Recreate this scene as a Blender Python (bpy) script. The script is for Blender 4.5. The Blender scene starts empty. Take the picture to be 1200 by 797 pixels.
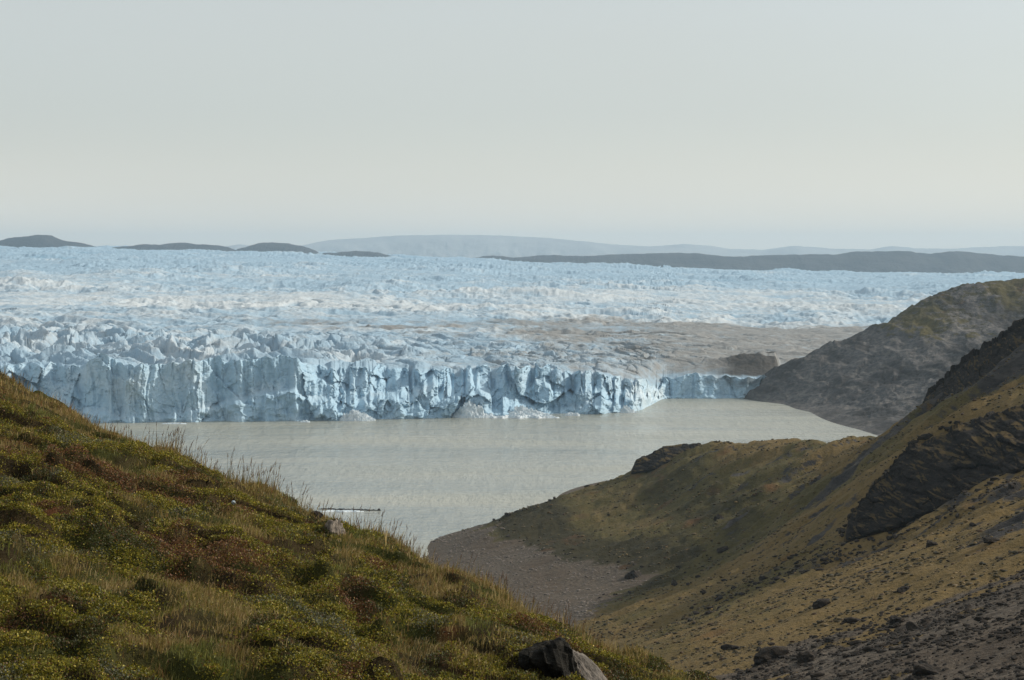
import bpy, math, random
import numpy as np
from mathutils import Vector

SC = bpy.context.scene
COL = SC.collection
RNG = np.random.default_rng(7)
random.seed(7)

# ------------------------------------------------------------------ camera maths (photo pixels, 1200 wide)
F, CX, CY, YH = 2400.0, 600.0, 398.5, 300.0
CAMZ = 117.0                                   # eye height above the lake (metres)
TH = math.atan((CY - YH) / F)

def P(u, v, d):
    """world point at depth d (metres ahead) seen at photo pixel (u, v): used to survey the place"""
    a, b = (u - CX) / F, (v - CY) / F
    y = math.cos(TH) - b * math.sin(TH)
    z = -math.sin(TH) - b * math.cos(TH)
    return (a / y * d, d, CAMZ + z / y * d)

def azim(u):
    return (np.asarray(u, float) - CX) / F

# ------------------------------------------------------------------ numpy noise
def _h(ix, iy, iz=0, seed=0):
    with np.errstate(over='ignore'):
        h = (ix.astype(np.int64) * 374761393 + iy.astype(np.int64) * 668265263
             + np.asarray(iz).astype(np.int64) * 2147483647 + seed * 974634777) & 0xFFFFFFFF
        h = ((h ^ (h >> 13)) * 1274126177) & 0xFFFFFFFF
        h = ((h ^ (h >> 16)) * 2246822519) & 0xFFFFFFFF
        return (h ^ (h >> 15)) & 0xFFFFFFFF

def rnd(ix, iy, iz=0, seed=0):
    return _h(ix, iy, iz, seed) / 4294967296.0

def perlin(x, y, seed=0):
    x, y = np.broadcast_arrays(np.asarray(x, float), np.asarray(y, float))
    xi, yi = np.floor(x), np.floor(y)
    xf, yf = x - xi, y - yi
    xi, yi = xi.astype(np.int64), yi.astype(np.int64)
    fx = xf * xf * xf * (xf * (xf * 6 - 15) + 10)
    fy = yf * yf * yf * (yf * (yf * 6 - 15) + 10)
    def g(i, j, dx, dy):
        a = rnd(i, j, 0, seed) * 2 * np.pi
        return np.cos(a) * dx + np.sin(a) * dy
    n00, n10 = g(xi, yi, xf, yf), g(xi + 1, yi, xf - 1, yf)
    n01, n11 = g(xi, yi + 1, xf, yf - 1), g(xi + 1, yi + 1, xf - 1, yf - 1)
    a = n00 + fx * (n10 - n00); b = n01 + fx * (n11 - n01)
    return (a + fy * (b - a)) * 1.5

def fbm(x, y, oct=4, seed=0, gain=.5, lac=2.03):
    s, amp, tot = 0, 1.0, 0
    for o in range(oct):
        s = s + amp * perlin(x, y, seed + o * 17); tot += amp
        x = x * lac + 11.3; y = y * lac + 4.7; amp *= gain
    return s / tot

def ridged(x, y, oct=4, seed=0, gain=.5, lac=2.07):
    s, amp, tot = 0, 1.0, 0
    for o in range(oct):
        s = s + amp * (1 - np.abs(perlin(x, y, seed + o * 13)) * 2); tot += amp
        x = x * lac + 3.1; y = y * lac + 7.9; amp *= gain
    return s / tot

def voronoi(x, y, seed=0, jit=.9):
    """F1, F2, random value of nearest cell"""
    x, y = np.broadcast_arrays(np.asarray(x, float), np.asarray(y, float))
    xi, yi = np.floor(x).astype(np.int64), np.floor(y).astype(np.int64)
    f1 = np.full(x.shape, 9.0); f2 = np.full(x.shape, 9.0); cid = np.zeros(x.shape)
    for dx in (-1, 0, 1):
        for dy in (-1, 0, 1):
            i, j = xi + dx, yi + dy
            px = i + .5 + (rnd(i, j, 1, seed) - .5) * jit
            py = j + .5 + (rnd(i, j, 2, seed) - .5) * jit
            d = np.hypot(px - x, py - y)
            c = rnd(i, j, 3, seed)
            m = d < f1
            f2 = np.where(m, f1, np.minimum(f2, d))
            cid = np.where(m, c, cid); f1 = np.where(m, d, f1)
    return f1, f2, cid

def facets(x, y, seed, step=1.0, tilt=1.0, jit=.95):
    """broken-block relief: every cell is a tilted plane at its own level; also the distance to its border"""
    x, y = np.broadcast_arrays(np.asarray(x, float), np.asarray(y, float))
    xi, yi = np.floor(x).astype(np.int64), np.floor(y).astype(np.int64)
    f1 = np.full(x.shape, 9.0); f2 = np.full(x.shape, 9.0); h = np.zeros(x.shape)
    for dx in (-1, 0, 1):
        for dy in (-1, 0, 1):
            i, j = xi + dx, yi + dy
            ox = x - (i + .5 + (rnd(i, j, 1, seed) - .5) * jit); oy = y - (j + .5 + (rnd(i, j, 2, seed) - .5) * jit)
            d = np.hypot(ox, oy)
            v = (rnd(i, j, 3, seed) - .5) * step + (ox * (rnd(i, j, 4, seed) - .5) + oy * (rnd(i, j, 5, seed) - .5)) * 2 * tilt
            m = d < f1
            f2 = np.where(m, f1, np.minimum(f2, d)); h = np.where(m, v, h); f1 = np.where(m, d, f1)
    return h, f2 - f1

def sst(a, b, x):
    t = np.clip((x - a) / (b - a), 0, 1)
    return t * t * (3 - 2 * t)

class TPS:
    def __init__(s, pts, smooth=0.0, scale=100.0):
        p = np.array(pts, float); s.sc = scale
        s.c = p[:, :2] / scale; z = p[:, 2]; n = len(z)
        K = s.k(np.linalg.norm(s.c[:, None] - s.c[None], axis=2)) + smooth * np.eye(n)
        Q = np.c_[np.ones(n), s.c]
        A = np.block([[K, Q], [Q.T, np.zeros((3, 3))]])
        s.w = np.linalg.solve(A, np.r_[z, 0, 0, 0])
    @staticmethod
    def k(r):
        return np.where(r > 1e-9, r * r * np.log(np.maximum(r, 1e-9)), 0)
    def __call__(s, x, y):
        x = np.asarray(x, float) / s.sc; y = np.asarray(y, float) / s.sc
        out = s.w[-3] + s.w[-2] * x + s.w[-1] * y
        for (cx, cy), w in zip(s.c, s.w[:-3]):
            r2 = (x - cx) ** 2 + (y - cy) ** 2 + 1e-12
            out = out + w * .5 * r2 * np.log(r2)
        return out

def in_poly(x, y, poly):
    """soft signed value: >0 inside, approx distance in metres to the border"""
    x = np.asarray(x, float); y = np.asarray(y, float)
    ins = np.zeros(x.shape, bool); d = np.full(x.shape, 1e9)
    n = len(poly)
    for i in range(n):
        (x1, y1), (x2, y2) = poly[i], poly[(i + 1) % n]
        c = ((y1 > y) != (y2 > y)) & (x < (x2 - x1) * (y - y1) / (y2 - y1 + 1e-12) + x1)
        ins ^= c
        ex, ey = x2 - x1, y2 - y1
        t = np.clip(((x - x1) * ex + (y - y1) * ey) / (ex * ex + ey * ey + 1e-12), 0, 1)
        d = np.minimum(d, np.hypot(x - x1 - t * ex, y - y1 - t * ey))
    return np.where(ins, d, -d)

# ------------------------------------------------------------------ mesh helpers
def make_obj(name, verts, faces, mat, attrs=None, smooth=True, parent=None):
    me = bpy.data.meshes.new(name)
    verts = np.ascontiguousarray(verts, np.float32); faces = np.ascontiguousarray(faces, np.int32)
    nv, (nf, k) = len(verts), faces.shape
    me.vertices.add(nv); me.vertices.foreach_set('co', verts.ravel())
    me.loops.add(nf * k); me.loops.foreach_set('vertex_index', faces.ravel())
    me.polygons.add(nf)
    me.polygons.foreach_set('loop_start', np.arange(0, nf * k, k, dtype=np.int32))
    me.polygons.foreach_set('loop_total', np.full(nf, k, np.int32))
    me.polygons.foreach_set('use_smooth', np.full(nf, smooth, bool))
    me.update(calc_edges=True)
    for an, av in (attrs or {}).items():
        av = np.asarray(av, np.float32)
        if av.ndim == 1:
            a = me.attributes.new(an, 'FLOAT', 'POINT'); a.data.foreach_set('value', av)
        else:
            a = me.attributes.new(an, 'FLOAT_COLOR', 'POINT')
            a.data.foreach_set('color', np.c_[av, np.ones(len(av))].astype(np.float32).ravel())
    me.validate()
    if mat: me.materials.append(mat)
    o = bpy.data.objects.new(name, me); COL.objects.link(o)
    if parent: o.parent = parent
    return o

def grid_faces(nr, nc):
    i = np.arange(nr * nc).reshape(nr, nc)
    return np.stack([i[:-1, :-1], i[:-1, 1:], i[1:, 1:], i[1:, :-1]], -1).reshape(-1, 4)

def tag(o, label=None, cat=None, group=None, kind=None):
    if label: o['label'] = label
    if cat: o['category'] = cat
    if group: o['group'] = group
    if kind: o['kind'] = kind
    return o

# ------------------------------------------------------------------ materials
class NT:
    def __init__(s, name):
        s.m = bpy.data.materials.new(name); s.m.use_nodes = True
        s.t = s.m.node_tree; s.t.nodes.clear()
        s.out = s.n('ShaderNodeOutputMaterial')
    def n(s, typ, **kw):
        nd = s.t.nodes.new(typ)
        for k, v in kw.items():
            if k == 'inp':
                for kk, vv in v.items():
                    if hasattr(vv, 'is_linked') or isinstance(vv, bpy.types.NodeSocket): s.t.links.new(vv, nd.inputs[kk])
                    else: nd.inputs[kk].default_value = vv
            else: setattr(nd, k, v)
        return nd
    def pos(s): return s.n('ShaderNodeNewGeometry').outputs['Position']
    def attr(s, name, col=False):
        return s.n('ShaderNodeAttribute', attribute_name=name).outputs['Color' if col else 'Fac']
    def map(s, scale, vec=None, rot=(0, 0, 0)):
        return s.n('ShaderNodeMapping', inp={'Vector': vec or s.pos(), 'Scale': scale, 'Rotation': rot}).outputs[0]
    def noise(s, scale, vec=None, detail=4, rough=.55, dist=0.0):
        return s.n('ShaderNodeTexNoise', inp={'Vector': vec or s.pos(), 'Scale': scale, 'Detail': detail,
                   'Roughness': rough, 'Distortion': dist}).outputs['Fac']
    def ramp(s, fac, a, b, lo=0.0, hi=1.0):
        r = s.n('ShaderNodeMapRange', interpolation_type='SMOOTHSTEP', inp={'Value': fac, 'From Min': a, 'From Max': b,
                'To Min': lo, 'To Max': hi})
        return r.outputs[0]
    def mix(s, fac, a, b, mode='MIX'):
        m = s.n('ShaderNodeMix', data_type='RGBA', blend_type=mode)
        for i, v in ((0, fac), (6, a), (7, b)):
            if isinstance(v, bpy.types.NodeSocket): s.t.links.new(v, m.inputs[i])
            elif i == 0: m.inputs[0].default_value = v
            else: m.inputs[i].default_value = (*v, 1) if len(v) == 3 else v
        return m.outputs[2]
    def math(s, op, a, b=0.0):
        return s.n('ShaderNodeMath', operation=op, inp={0: a, 1: b}).outputs[0]
    def bump(s, h, dist, strength=1.0, normal=None):
        d = {'Height': h, 'Distance': dist, 'Strength': strength}
        if normal: d['Normal'] = normal
        return s.n('ShaderNodeBump', inp=d).outputs[0]
    def princ(s, color, rough=.8, normal=None, spec=.3, **kw):
        d = {'Base Color': color if isinstance(color, bpy.types.NodeSocket) else (*color, 1), 'Roughness': rough,
             'Specular IOR Level': spec}
        if normal: d['Normal'] = normal
        d.update(kw)
        p = s.n('ShaderNodeBsdfPrincipled', inp=d)
        s.t.links.new(p.outputs[0], s.out.inputs[0]); return p

def mat_ice():
    t = NT('ice')
    white, blue, deep = (.52, .56, .58), (.29, .41, .51), (.19, .32, .43)
    b = t.attr('blue'); d = t.attr('dirt'); cl = t.attr('cliff')
    n1 = t.noise(.05, detail=6); n2 = t.noise(.4, detail=5, rough=.65)
    f = t.math('ADD', b, t.math('MULTIPLY', t.math('SUBTRACT', n1, .5), .9))
    f = t.math('ADD', f, t.math('MULTIPLY', t.math('SUBTRACT', n2, .5), .35))
    c = t.mix(t.ramp(f, -.05, .6), white, blue)
    c = t.mix(t.ramp(f, .7, 1.3), c, deep)
    # fresh ice of the calving face, its colour lightened to offset the shade there
    fresh_lift = t.mix(t.ramp(f, .0, .9), (.58, .66, .70), (.37, .54, .67))
    c = t.mix(t.ramp(cl, .3, .9, 0, .9), c, fresh_lift)
    # silt: streaks running down the ice cliff and dirt bands over the surface
    st = t.noise(1.0, t.map((.22, .22, .022)), detail=5, rough=.7)
    st2 = t.noise(1.0, t.map((.07, .07, .012)), detail=3, rough=.6)
    streak = t.math('MULTIPLY', t.math('MULTIPLY', t.ramp(st, .54, .70), t.ramp(st2, .42, .62)), t.math('MULTIPLY', cl, .75))
    c = t.mix(streak, c, (.17, .26, .33))
    nd = t.noise(.075, t.map((.6, .35, 1.6)), detail=8, rough=.72)
    dd = t.ramp(t.math('ADD', d, t.math('MULTIPLY', t.math('SUBTRACT', nd, .5), 2.2)), .20, 1.05)
    dcol = t.mix(t.noise(.3, detail=4), (.17, .164, .156), (.285, .276, .258))
    c = t.mix(t.math('MULTIPLY', dd, .93), c, dcol)
    c = t.mix(t.attr('rock'), c, t.mix(t.noise(.25, t.map((.6, .4, 2)), detail=6), (.028, .027, .027), (.085, .074, .062)))
    h = t.math('ADD', t.noise(.5, detail=6, rough=.62), t.math('MULTIPLY', t.noise(.12, detail=3), 2.0))
    t.princ(c, .75, t.bump(h, .9, .55), .1)
    return t.m

def mat_water():
    t = NT('silty_water')
    n = t.noise(.010, t.map((.45, 1.6, 1)), detail=4)
    c = t.mix(t.ramp(n, .35, .7), (.285, .295, .255), (.335, .335, .28))
    w1 = t.noise(.55, t.map((.55, 1, 1), rot=(0, 0, .25)), detail=3, rough=.6)
    w2 = t.noise(.09, t.map((.6, 1, 1), rot=(0, 0, -.2)), detail=3)
    h = t.math('ADD', w1, t.math('MULTIPLY', w2, 2.2))
    w3 = t.noise(.16, t.map((1, .22, 1), rot=(0, 0, .15)), detail=4, rough=.65)
    h = t.math('ADD', h, t.math('MULTIPLY', w3, 3.0))
    wind = t.noise(.006, t.map((.5, 1.6, 1)), detail=4)
    t.princ(c, t.ramp(wind, .35, .65, .12, .34), t.bump(h, .8, .7), .5, IOR=1.33)
    return t.m

def mat_hill():
    """grassy tundra slope with bare rock and gravel; masks come from the survey of the place"""
    t = NT('tundra_slope')
    p = t.pos()
    n1 = t.noise(.035, t.map((1, .5, 1.6)), detail=6, rough=.62)
    n2 = t.noise(.30, detail=6, rough=.7)
    n3 = t.noise(1.3, detail=4, rough=.7)
    tan, olive, dark = (.172, .120, .050), (.098, .082, .032), (.040, .035, .017)
    g = t.math('ADD', t.attr('green'), t.math('MULTIPLY', t.math('SUBTRACT', n1, .5), 1.5))
    g = t.math('ADD', g, t.math('MULTIPLY', t.math('SUBTRACT', n2, .5), .9))
    c = t.mix(t.ramp(g, .15, .85), tan, olive)
    c = t.mix(t.ramp(g, .72, 1.35), c, dark)
    c = t.mix(t.ramp(n3, .45, .75, 0, .75), c, (.045, .036, .017))
    red = t.noise(.06, detail=5)
    c = t.mix(t.ramp(red, .58, .75, 0, .5), c, (.13, .055, .025))
    # rock
    rn = t.noise(.22, t.map((1, 1, 2.5)), detail=7, rough=.7)
    rc = t.mix(t.ramp(rn, .3, .72), t.mix(t.attr('pale'), (.028, .026, .026), (.050, .050, .054)), t.mix(t.attr('pale'), (.095, .086, .078), (.165, .155, .145)))
    rc = t.mix(t.ramp(t.noise(.5, detail=5), .62, .78, 0, .6), rc, t.mix(t.attr('pale'), (.075, .066, .056), (.26, .235, .205)))
    rc = t.mix(t.ramp(t.noise(.03, t.map((1, .5, 1.8)), detail=6, rough=.65), .44, .62, 0, .75), rc, (.034, .032, .032))
    rc = t.mix(t.ramp(t.noise(.045, t.map((.8, .4, 2.2)), detail=7, rough=.7), .56, .70, 0, .7), rc, t.mix(t.attr('pale'), (.085, .074, .062), (.235, .215, .19)))
    rf = t.ramp(t.math('ADD', t.attr('rock'), t.math('MULTIPLY', t.math('SUBTRACT', t.noise(.12, t.map((1, .7, 1.5)), detail=7, rough=.7), .5), 1.6)), .42, .62)
    c = t.mix(rf, c, rc)
    # gravel
    gn = t.noise(1.1, detail=5, rough=.75); gn2 = t.noise(.05, t.map((1, .4, 1)), detail=5)
    gc = t.mix(t.ramp(gn, .3, .75), (.044, .036, .029), (.180, .148, .114))
    gc = t.mix(t.ramp(gn2, .4, .65, 0, .55), gc, (.088, .063, .042))
    gc = t.mix(t.ramp(t.noise(.16, t.map((.35, 1.2, 1), rot=(0, 0, .5)), detail=6, rough=.7), .50, .64, 0, .6), gc, (.060, .046, .034))
    gf = t.ramp(t.math('ADD', t.attr('gravel'), t.math('MULTIPLY', t.math('SUBTRACT', n2, .5), .9)), .4, .62)
    c = t.mix(gf, c, gc)
    h = t.math('ADD', t.math('MULTIPLY', n2, 1.4), t.math('MULTIPLY', n3, .55))
    t.princ(c, .95, t.bump(h, .9, .8), .1)
    return t.m

def mat_plain(name, c1, c2, scale, rough=.9, bump=.3, c3=None, stretch=(1, 1, 1)):
    t = NT(name)
    v = t.map(stretch)
    n = t.noise(scale, v, detail=7, rough=.68)
    c = t.mix(t.ramp(n, .3, .7), c1, c2)
    if c3:
        c = t.mix(t.ramp(t.noise(scale * 2.3, v, detail=6, rough=.7), .58, .74), c, c3)
    t.princ(c, rough, t.bump(t.noise(scale * 3, v, detail=6, rough=.7), bump, .8), .2)
    return t.m

def mat_soil():
    t = NT('tundra_soil')
    n = t.noise(2.2, detail=7, rough=.7); m = t.noise(.7, detail=5)
    c = t.mix(t.ramp(n, .3, .7), (.022, .017, .010), (.075, .055, .028))
    c = t.mix(t.ramp(m, .45, .62), c, (.055, .058, .018))
    c = t.mix(t.ramp(t.noise(1.1, detail=5), .58, .72), c, (.10, .045, .022))
    t.princ(c, 1.0, t.bump(t.noise(22, detail=5, rough=.75), .05, 1), .05)
    return t.m

def mat_leaf(name):
    t = NT(name)
    col = t.attr('tint', True)
    d = t.n('ShaderNodeBsdfPrincipled', inp={'Base Color': col, 'Roughness': .55, 'Specular IOR Level': .25})
    tr = t.n('ShaderNodeBsdfTranslucent', inp={'Color': col})
    mx = t.n('ShaderNodeMixShader', inp={0: .28, 1: d.outputs[0], 2: tr.outputs[0]})
    t.t.links.new(mx.outputs[0], t.out.inputs[0])
    return t.m

M_ICE, M_WATER, M_HILL, M_SOIL, M_LEAF = mat_ice(), mat_water(), mat_hill(), mat_soil(), mat_leaf('leaf_and_blade')
M_ROCK = mat_plain('grey_rock', (.010, .0085, .007), (.044, .034, .025), .9, .9, .2, (.11, .085, .06))
M_STONE = mat_plain('pale_stone', (.08, .068, .058), (.22, .185, .155), .6, .9, .2, (.32, .28, .24))
M_BAR = mat_plain('dark_crag_rock', (.007, .0065, .0065), (.030, .026, .023), .28, .92, 1.1, (.060, .044, .026), (1, 1, 2.0))
M_GNEISS = mat_plain('pale_lichen_rock', (.10, .085, .07), (.30, .255, .21), 9, .9, .03, (.42, .38, .32))
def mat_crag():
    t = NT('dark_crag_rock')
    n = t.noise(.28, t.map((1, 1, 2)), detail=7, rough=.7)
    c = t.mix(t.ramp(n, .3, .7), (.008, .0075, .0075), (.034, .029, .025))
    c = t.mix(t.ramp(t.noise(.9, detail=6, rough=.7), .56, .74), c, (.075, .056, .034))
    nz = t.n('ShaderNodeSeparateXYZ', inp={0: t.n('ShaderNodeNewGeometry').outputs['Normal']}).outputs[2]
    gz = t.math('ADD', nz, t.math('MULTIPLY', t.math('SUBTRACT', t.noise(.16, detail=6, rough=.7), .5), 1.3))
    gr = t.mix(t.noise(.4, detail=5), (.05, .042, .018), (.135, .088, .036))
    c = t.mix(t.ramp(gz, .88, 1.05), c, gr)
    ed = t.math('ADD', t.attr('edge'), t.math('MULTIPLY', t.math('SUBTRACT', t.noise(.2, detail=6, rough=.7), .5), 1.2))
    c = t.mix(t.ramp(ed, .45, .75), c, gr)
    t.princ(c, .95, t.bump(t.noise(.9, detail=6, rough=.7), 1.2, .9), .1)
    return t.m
M_CRAG = mat_crag()
M_FAR = mat_plain('far_rock', (.018, .019, .022), (.045, .043, .042), .006, .95, 12)
M_PALE = mat_plain('far_hazed_rock', (.26, .27, .28), (.36, .37, .37), .002, .95, 20)  # rock colour paled to stand in for distance haze
M_SNOWICE = mat_plain('broken_ice', (.50, .60, .66), (.70, .74, .76), .35, .6, .6, (.40, .53, .62))
M_BED = mat_plain('lake_bed', (.10, .09, .08), (.16, .14, .12), .01, .95, .1)

# ------------------------------------------------------------------ camera, sun, sky
cam = bpy.data.cameras.new('camera'); camo = bpy.data.objects.new('camera', cam); COL.objects.link(camo)
cam.sensor_width = 36; cam.lens = F / 1200 * 36; cam.clip_start = .5; cam.clip_end = 100000
camo.location = (0, 0, CAMZ); camo.rotation_euler = (math.pi / 2 - TH, 0, 0)
SC.camera = camo

SUN_AZ, SUN_EL = 74.0, 31.0
sd = Vector((math.cos(math.radians(SUN_EL)) * math.sin(math.radians(SUN_AZ)),
             math.cos(math.radians(SUN_EL)) * math.cos(math.radians(SUN_AZ)), math.sin(math.radians(SUN_EL))))
sl = bpy.data.lights.new('sun', 'SUN'); sl.energy = 3.2; sl.angle = math.radians(.53); sl.color = (1, .91, .78)
so = bpy.data.objects.new('sun', sl); COL.objects.link(so); so.location = (400, 200, 600)
so.rotation_euler = sd.to_track_quat('Z', 'Y').to_euler()

w = bpy.data.worlds.new('World'); SC.world = w; w.use_nodes = True
wt = w.node_tree; bg = wt.nodes['Background']
sky = wt.nodes.new('ShaderNodeTexSky'); sky.sky_type = 'NISHITA'; sky.sun_disc = False
sky.sun_elevation = math.radians(SUN_EL); sky.sun_rotation = math.radians(SUN_AZ)
sky.altitude = 300; sky.air_density = 1.0; sky.dust_density = 2.5; sky.ozone_density = 1.0
hs = wt.nodes.new('ShaderNodeHueSaturation'); hs.inputs['Saturation'].default_value = .75
wt.links.new(sky.outputs[0], hs.inputs['Color'])
veil = wt.nodes.new('ShaderNodeMix'); veil.data_type = 'RGBA'            # thin even cloud veil over the blue
vn = wt.nodes.new('ShaderNodeTexNoise'); vn.inputs['Scale'].default_value = 3.0; vn.inputs['Detail'].default_value = 5
vm = wt.nodes.new('ShaderNodeMapping'); vm.inputs['Scale'].default_value = (1, 1, 5)
vt_ = wt.nodes.new('ShaderNodeTexCoord'); wt.links.new(vt_.outputs['Generated'], vm.inputs[0]); wt.links.new(vm.outputs[0], vn.inputs['Vector'])
vr = wt.nodes.new('ShaderNodeMapRange'); vr.inputs['From Min'].default_value = .25; vr.inputs['From Max'].default_value = .75
vr.inputs['To Min'].default_value = .60; vr.inputs['To Max'].default_value = .76
wt.links.new(vn.outputs['Fac'], vr.inputs['Value']); wt.links.new(vr.outputs[0], veil.inputs[0])
# brighter, warmer towards the horizon
sx = wt.nodes.new('ShaderNodeSeparateXYZ'); wt.links.new(vt_.outputs['Generated'], sx.inputs[0])
hr = wt.nodes.new('ShaderNodeMapRange'); hr.interpolation_type = 'SMOOTHSTEP'
hr.inputs['From Min'].default_value = 0.0; hr.inputs['From Max'].default_value = .075; wt.links.new(sx.outputs[2], hr.inputs['Value'])
hc = wt.nodes.new('ShaderNodeMix'); hc.data_type = 'RGBA'; wt.links.new(hr.outputs[0], hc.inputs[0])
hc.inputs[6].default_value = (5.5, 5.2, 4.5, 1); hc.inputs[7].default_value = (3.58, 3.70, 3.52, 1)
wt.links.new(hc.outputs[2], veil.inputs[7])
wt.links.new(hs.outputs[0], veil.inputs[6]); wt.links.new(veil.outputs[2], bg.inputs['Color']); bg.inputs['Strength'].default_value = .15

# ------------------------------------------------------------------ ground sheet, lake
def flat(name, x0, x1, y0, y1, z, mat):
    return make_obj(name, [(x0, y0, z), (x1, y0, z), (x1, y1, z), (x0, y1, z)], [[0, 1, 2, 3]], mat, smooth=False)
tag(flat('ground', -28000, 28000, -2000, 23000, -6.0, M_BED), 'broad stony ground beneath lake and ice', 'ground', kind='structure')
tag(flat('lake', -1600, 1500, 120, 2300, 0.0, M_WATER), 'pale grey silty meltwater lake below the ice cliff', 'lake', kind='structure')

# ------------------------------------------------------------------ glacier
def build_glacier():
    U = np.concatenate([np.linspace(-160, 735, 1180)[:-1], np.linspace(735, 800, 190)[:-1], np.linspace(800, 1350, 560)])
    nC = len(U); A = azim(U)
    vb = np.interp(U, [-160, 0, 150, 400, 570, 700, 742, 752, 760, 768, 776, 784, 880, 920, 1350],
                   [493, 495, 495.5, 493, 488.5, 484.5, 483, 480.5, 476.5, 472, 468.5, 467.2, 467.2, 466, 464])
    d0 = CAMZ * F / (vb - YH)
    x0 = A * d0
    jag = perlin(U / 60, U * 0, 4) * 11 * (1 - sst(690, 730, U)) + perlin(U / 34, U * 0, 5) * 7 + perlin(U / 11, U * 0, 6) * 3.5
    d0 = d0 + jag
    # top of the front (photo row) -> height
    vt = np.interp(U, [-160, 60, 95, 108, 118, 130, 150, 195, 215, 260, 300, 318, 330, 345, 365, 385, 410, 450, 500, 560, 590, 600, 660, 700, 745, 760, 780, 800, 850, 915, 1350],
                      [425, 432, 430, 421, 417, 424, 428, 427, 423, 422, 422, 417, 416, 422, 430, 431, 433, 436, 436, 434, 431, 428, 433, 440, 446, 446, 443, 440, 442, 442, 440])
    vt = vt + perlin(U / 9, U * 0, 21) * 4.5 + perlin(U / 27, U * 0, 22) * 4 * (1 - sst(150, 190, U) + sst(360, 400, U)) + 9 * sst(.62, .85, ridged(U / 24, U * 0, 2, 23)) * sst(370, 400, U) * (1 - sst(770, 785, U)) + (rnd(np.floor(U / 13).astype(np.int64), np.zeros(nC, np.int64), 0, 3) - .5) * 3
    H = CAMZ - (vt - YH) / F * (d0 + 12)
    rows, att = [], []
    S = A * 1500.0                         # metres along the front
    # ---- the calving face
    nq = 170
    bench = np.interp(U, [-160, 60, 130, 180, 210, 260, 300, 335, 360, 400, 430, 470, 560, 590, 650, 720, 760, 790, 1350],
                         [.5, .35, .10, .03, .13, .28, .42, .50, .40, .34, .5, .55, .55, .14, .12, .4, .45, .1, .1])
    benw = np.interp(U, [-160, 60, 120, 170, 200, 300, 400, 480, 570, 600, 690, 730, 760, 790, 1350],
                        [24, 24, 9, 0, 5, 8, 12, 20, 22, 14, 12, 22, 18, 2, 2])
    seg = np.maximum(sst(350, 400, U) * (1 - sst(775, 785, U)), .9 * (1 - sst(80, 108, U)))         # tumbled part of the front
    bench = np.clip(bench + perlin(U / 17, U * 0, 41) * .06 + seg * (perlin(U / 38, U * 0, 43) * .15 + (rnd(np.floor(U / 16 + perlin(U / 9, U * 0, 44)).astype(np.int64), np.zeros(nC, np.int64), 0, 45) - .5) * .3), .04, .85)
    b2o = .5 + .35 * perlin(U / 26, U * 0, 46) + .2 * perlin(U / 9, U * 0, 47)
    segw = .05 + .10 * seg * (.5 + perlin(U / 14, U * 0, 48))
    top_disp = None
    for q in np.linspace(0, 1, nq):
        z = H * q
        step = sst(bench - segw, bench + segw, q)
        b2 = bench + (1 - bench) * b2o
        step2 = sst(b2 - .09, b2 + .09, q) * seg * (.5 + perlin(U / 20, U * 0, 49))
        setb = benw * step + 17 * step2 + (7 + 14 * seg * (1 - sst(560, 600, U))) * q
        wx = S + perlin(S / 30, z / 40, 8) * 4
        jx = perlin(wx / 7, z / 7, 17) * .9; jz = perlin(wx / 7 + 4, z / 7, 18) * .9
        jx = jx + perlin(wx / 2.5, z / 2.5, 19) * .8
        b1, e1 = facets((wx + jx) / 24 + z / 90, (z + jz) / (38 - 14 * seg) + 3.3 + perlin(S / 40, z * 0, 50) * .8, 2, 5 + 8.5 * seg, 3.2 + 4.6 * seg)
        b2_, e2 = facets((wx + jx) / 9.5 + 5.1, (z + jz) / (19 - 7 * seg), 4, 2.2 + 2.8 * seg, 1.5 + 2.2 * seg)
        b3, e3 = facets((wx + jx) / 3.6 + 1.7, (z + jz) / 5.5, 6, .9 + 1.3 * seg, .7 + .9 * seg)
        blocks = b1 + b2_ + b3
        fs = wx + perlin(z / 22, wx / 40, 33) * 1.2
        fiss = sst(.80, .97, ridged(fs / 19, z / 160, 1, 34)) * 1.9 + sst(.86, .98, ridged(fs / 7.5, z / 90, 1, 35)) * 1.1 * sst(-.1, .3, perlin(wx / 20, z / 25, 36))
        crack = -fiss * (1 - .45 * seg) - np.exp(-(e1 / .035) ** 2) * .5
        flute = perlin(wx / 4.2, z / 30, 9) * .8 + perlin(wx / 13, z / 45, 10) * 1.8
        flute = flute + np.maximum(0, ridged(wx / 9, z / 70, 2, 12) - .55) * 4
        rough = fbm(wx / 4, z / 4, 4, 14, .65) * (1.6 + 1.0 * seg)
        slump = fbm(S / 12, z / 9, 3, 31) * 5 * (1 - sst(.0, .1, q - bench))
        disp = blocks + crack + flute * (1 - .55 * seg) + rough + slump
        disp = disp * sst(-.12, .1, q)
        d = d0 + setb - disp
        zz = z + perlin(wx / 8, z / 8, 55) * 1.5 * sst(0, .1, q)
        dirt = .12 * sst(0, 1, q) * sst(640, 800, U) + .25 * sst(790, 880, U)
        blue = .62 - .18 * perlin(S / 25, z / 18, 61) + .16 * sst(150, 420, U) - .25 * sst(690, 745, U) * (1 - sst(770, 790, U))
        blue = blue - .22 * step * (1 - sst(.0, .12, q - bench)) * sst(0, 10, benw)   # snowy rubble caught on the ledges
        rock = np.zeros(nC) + .75 * sst(815, 890, U + perlin(S / 9, z / 9, 71) * 30) * (.45 + .55 * sst(.5, .9, q + perlin(S / 9, z / 9, 71) * .3))
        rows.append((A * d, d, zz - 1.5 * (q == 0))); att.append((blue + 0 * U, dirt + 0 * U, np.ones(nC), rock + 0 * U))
        top_disp = (setb - disp, zz)
    # ---- the ice surface behind it
    gu = np.array([-160, 100, 450, 700, 900, 1350.])
    gd = np.log(np.array([1430, 1480, 1600, 2000, 3000, 4500, 6500, 9500.]))
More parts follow.
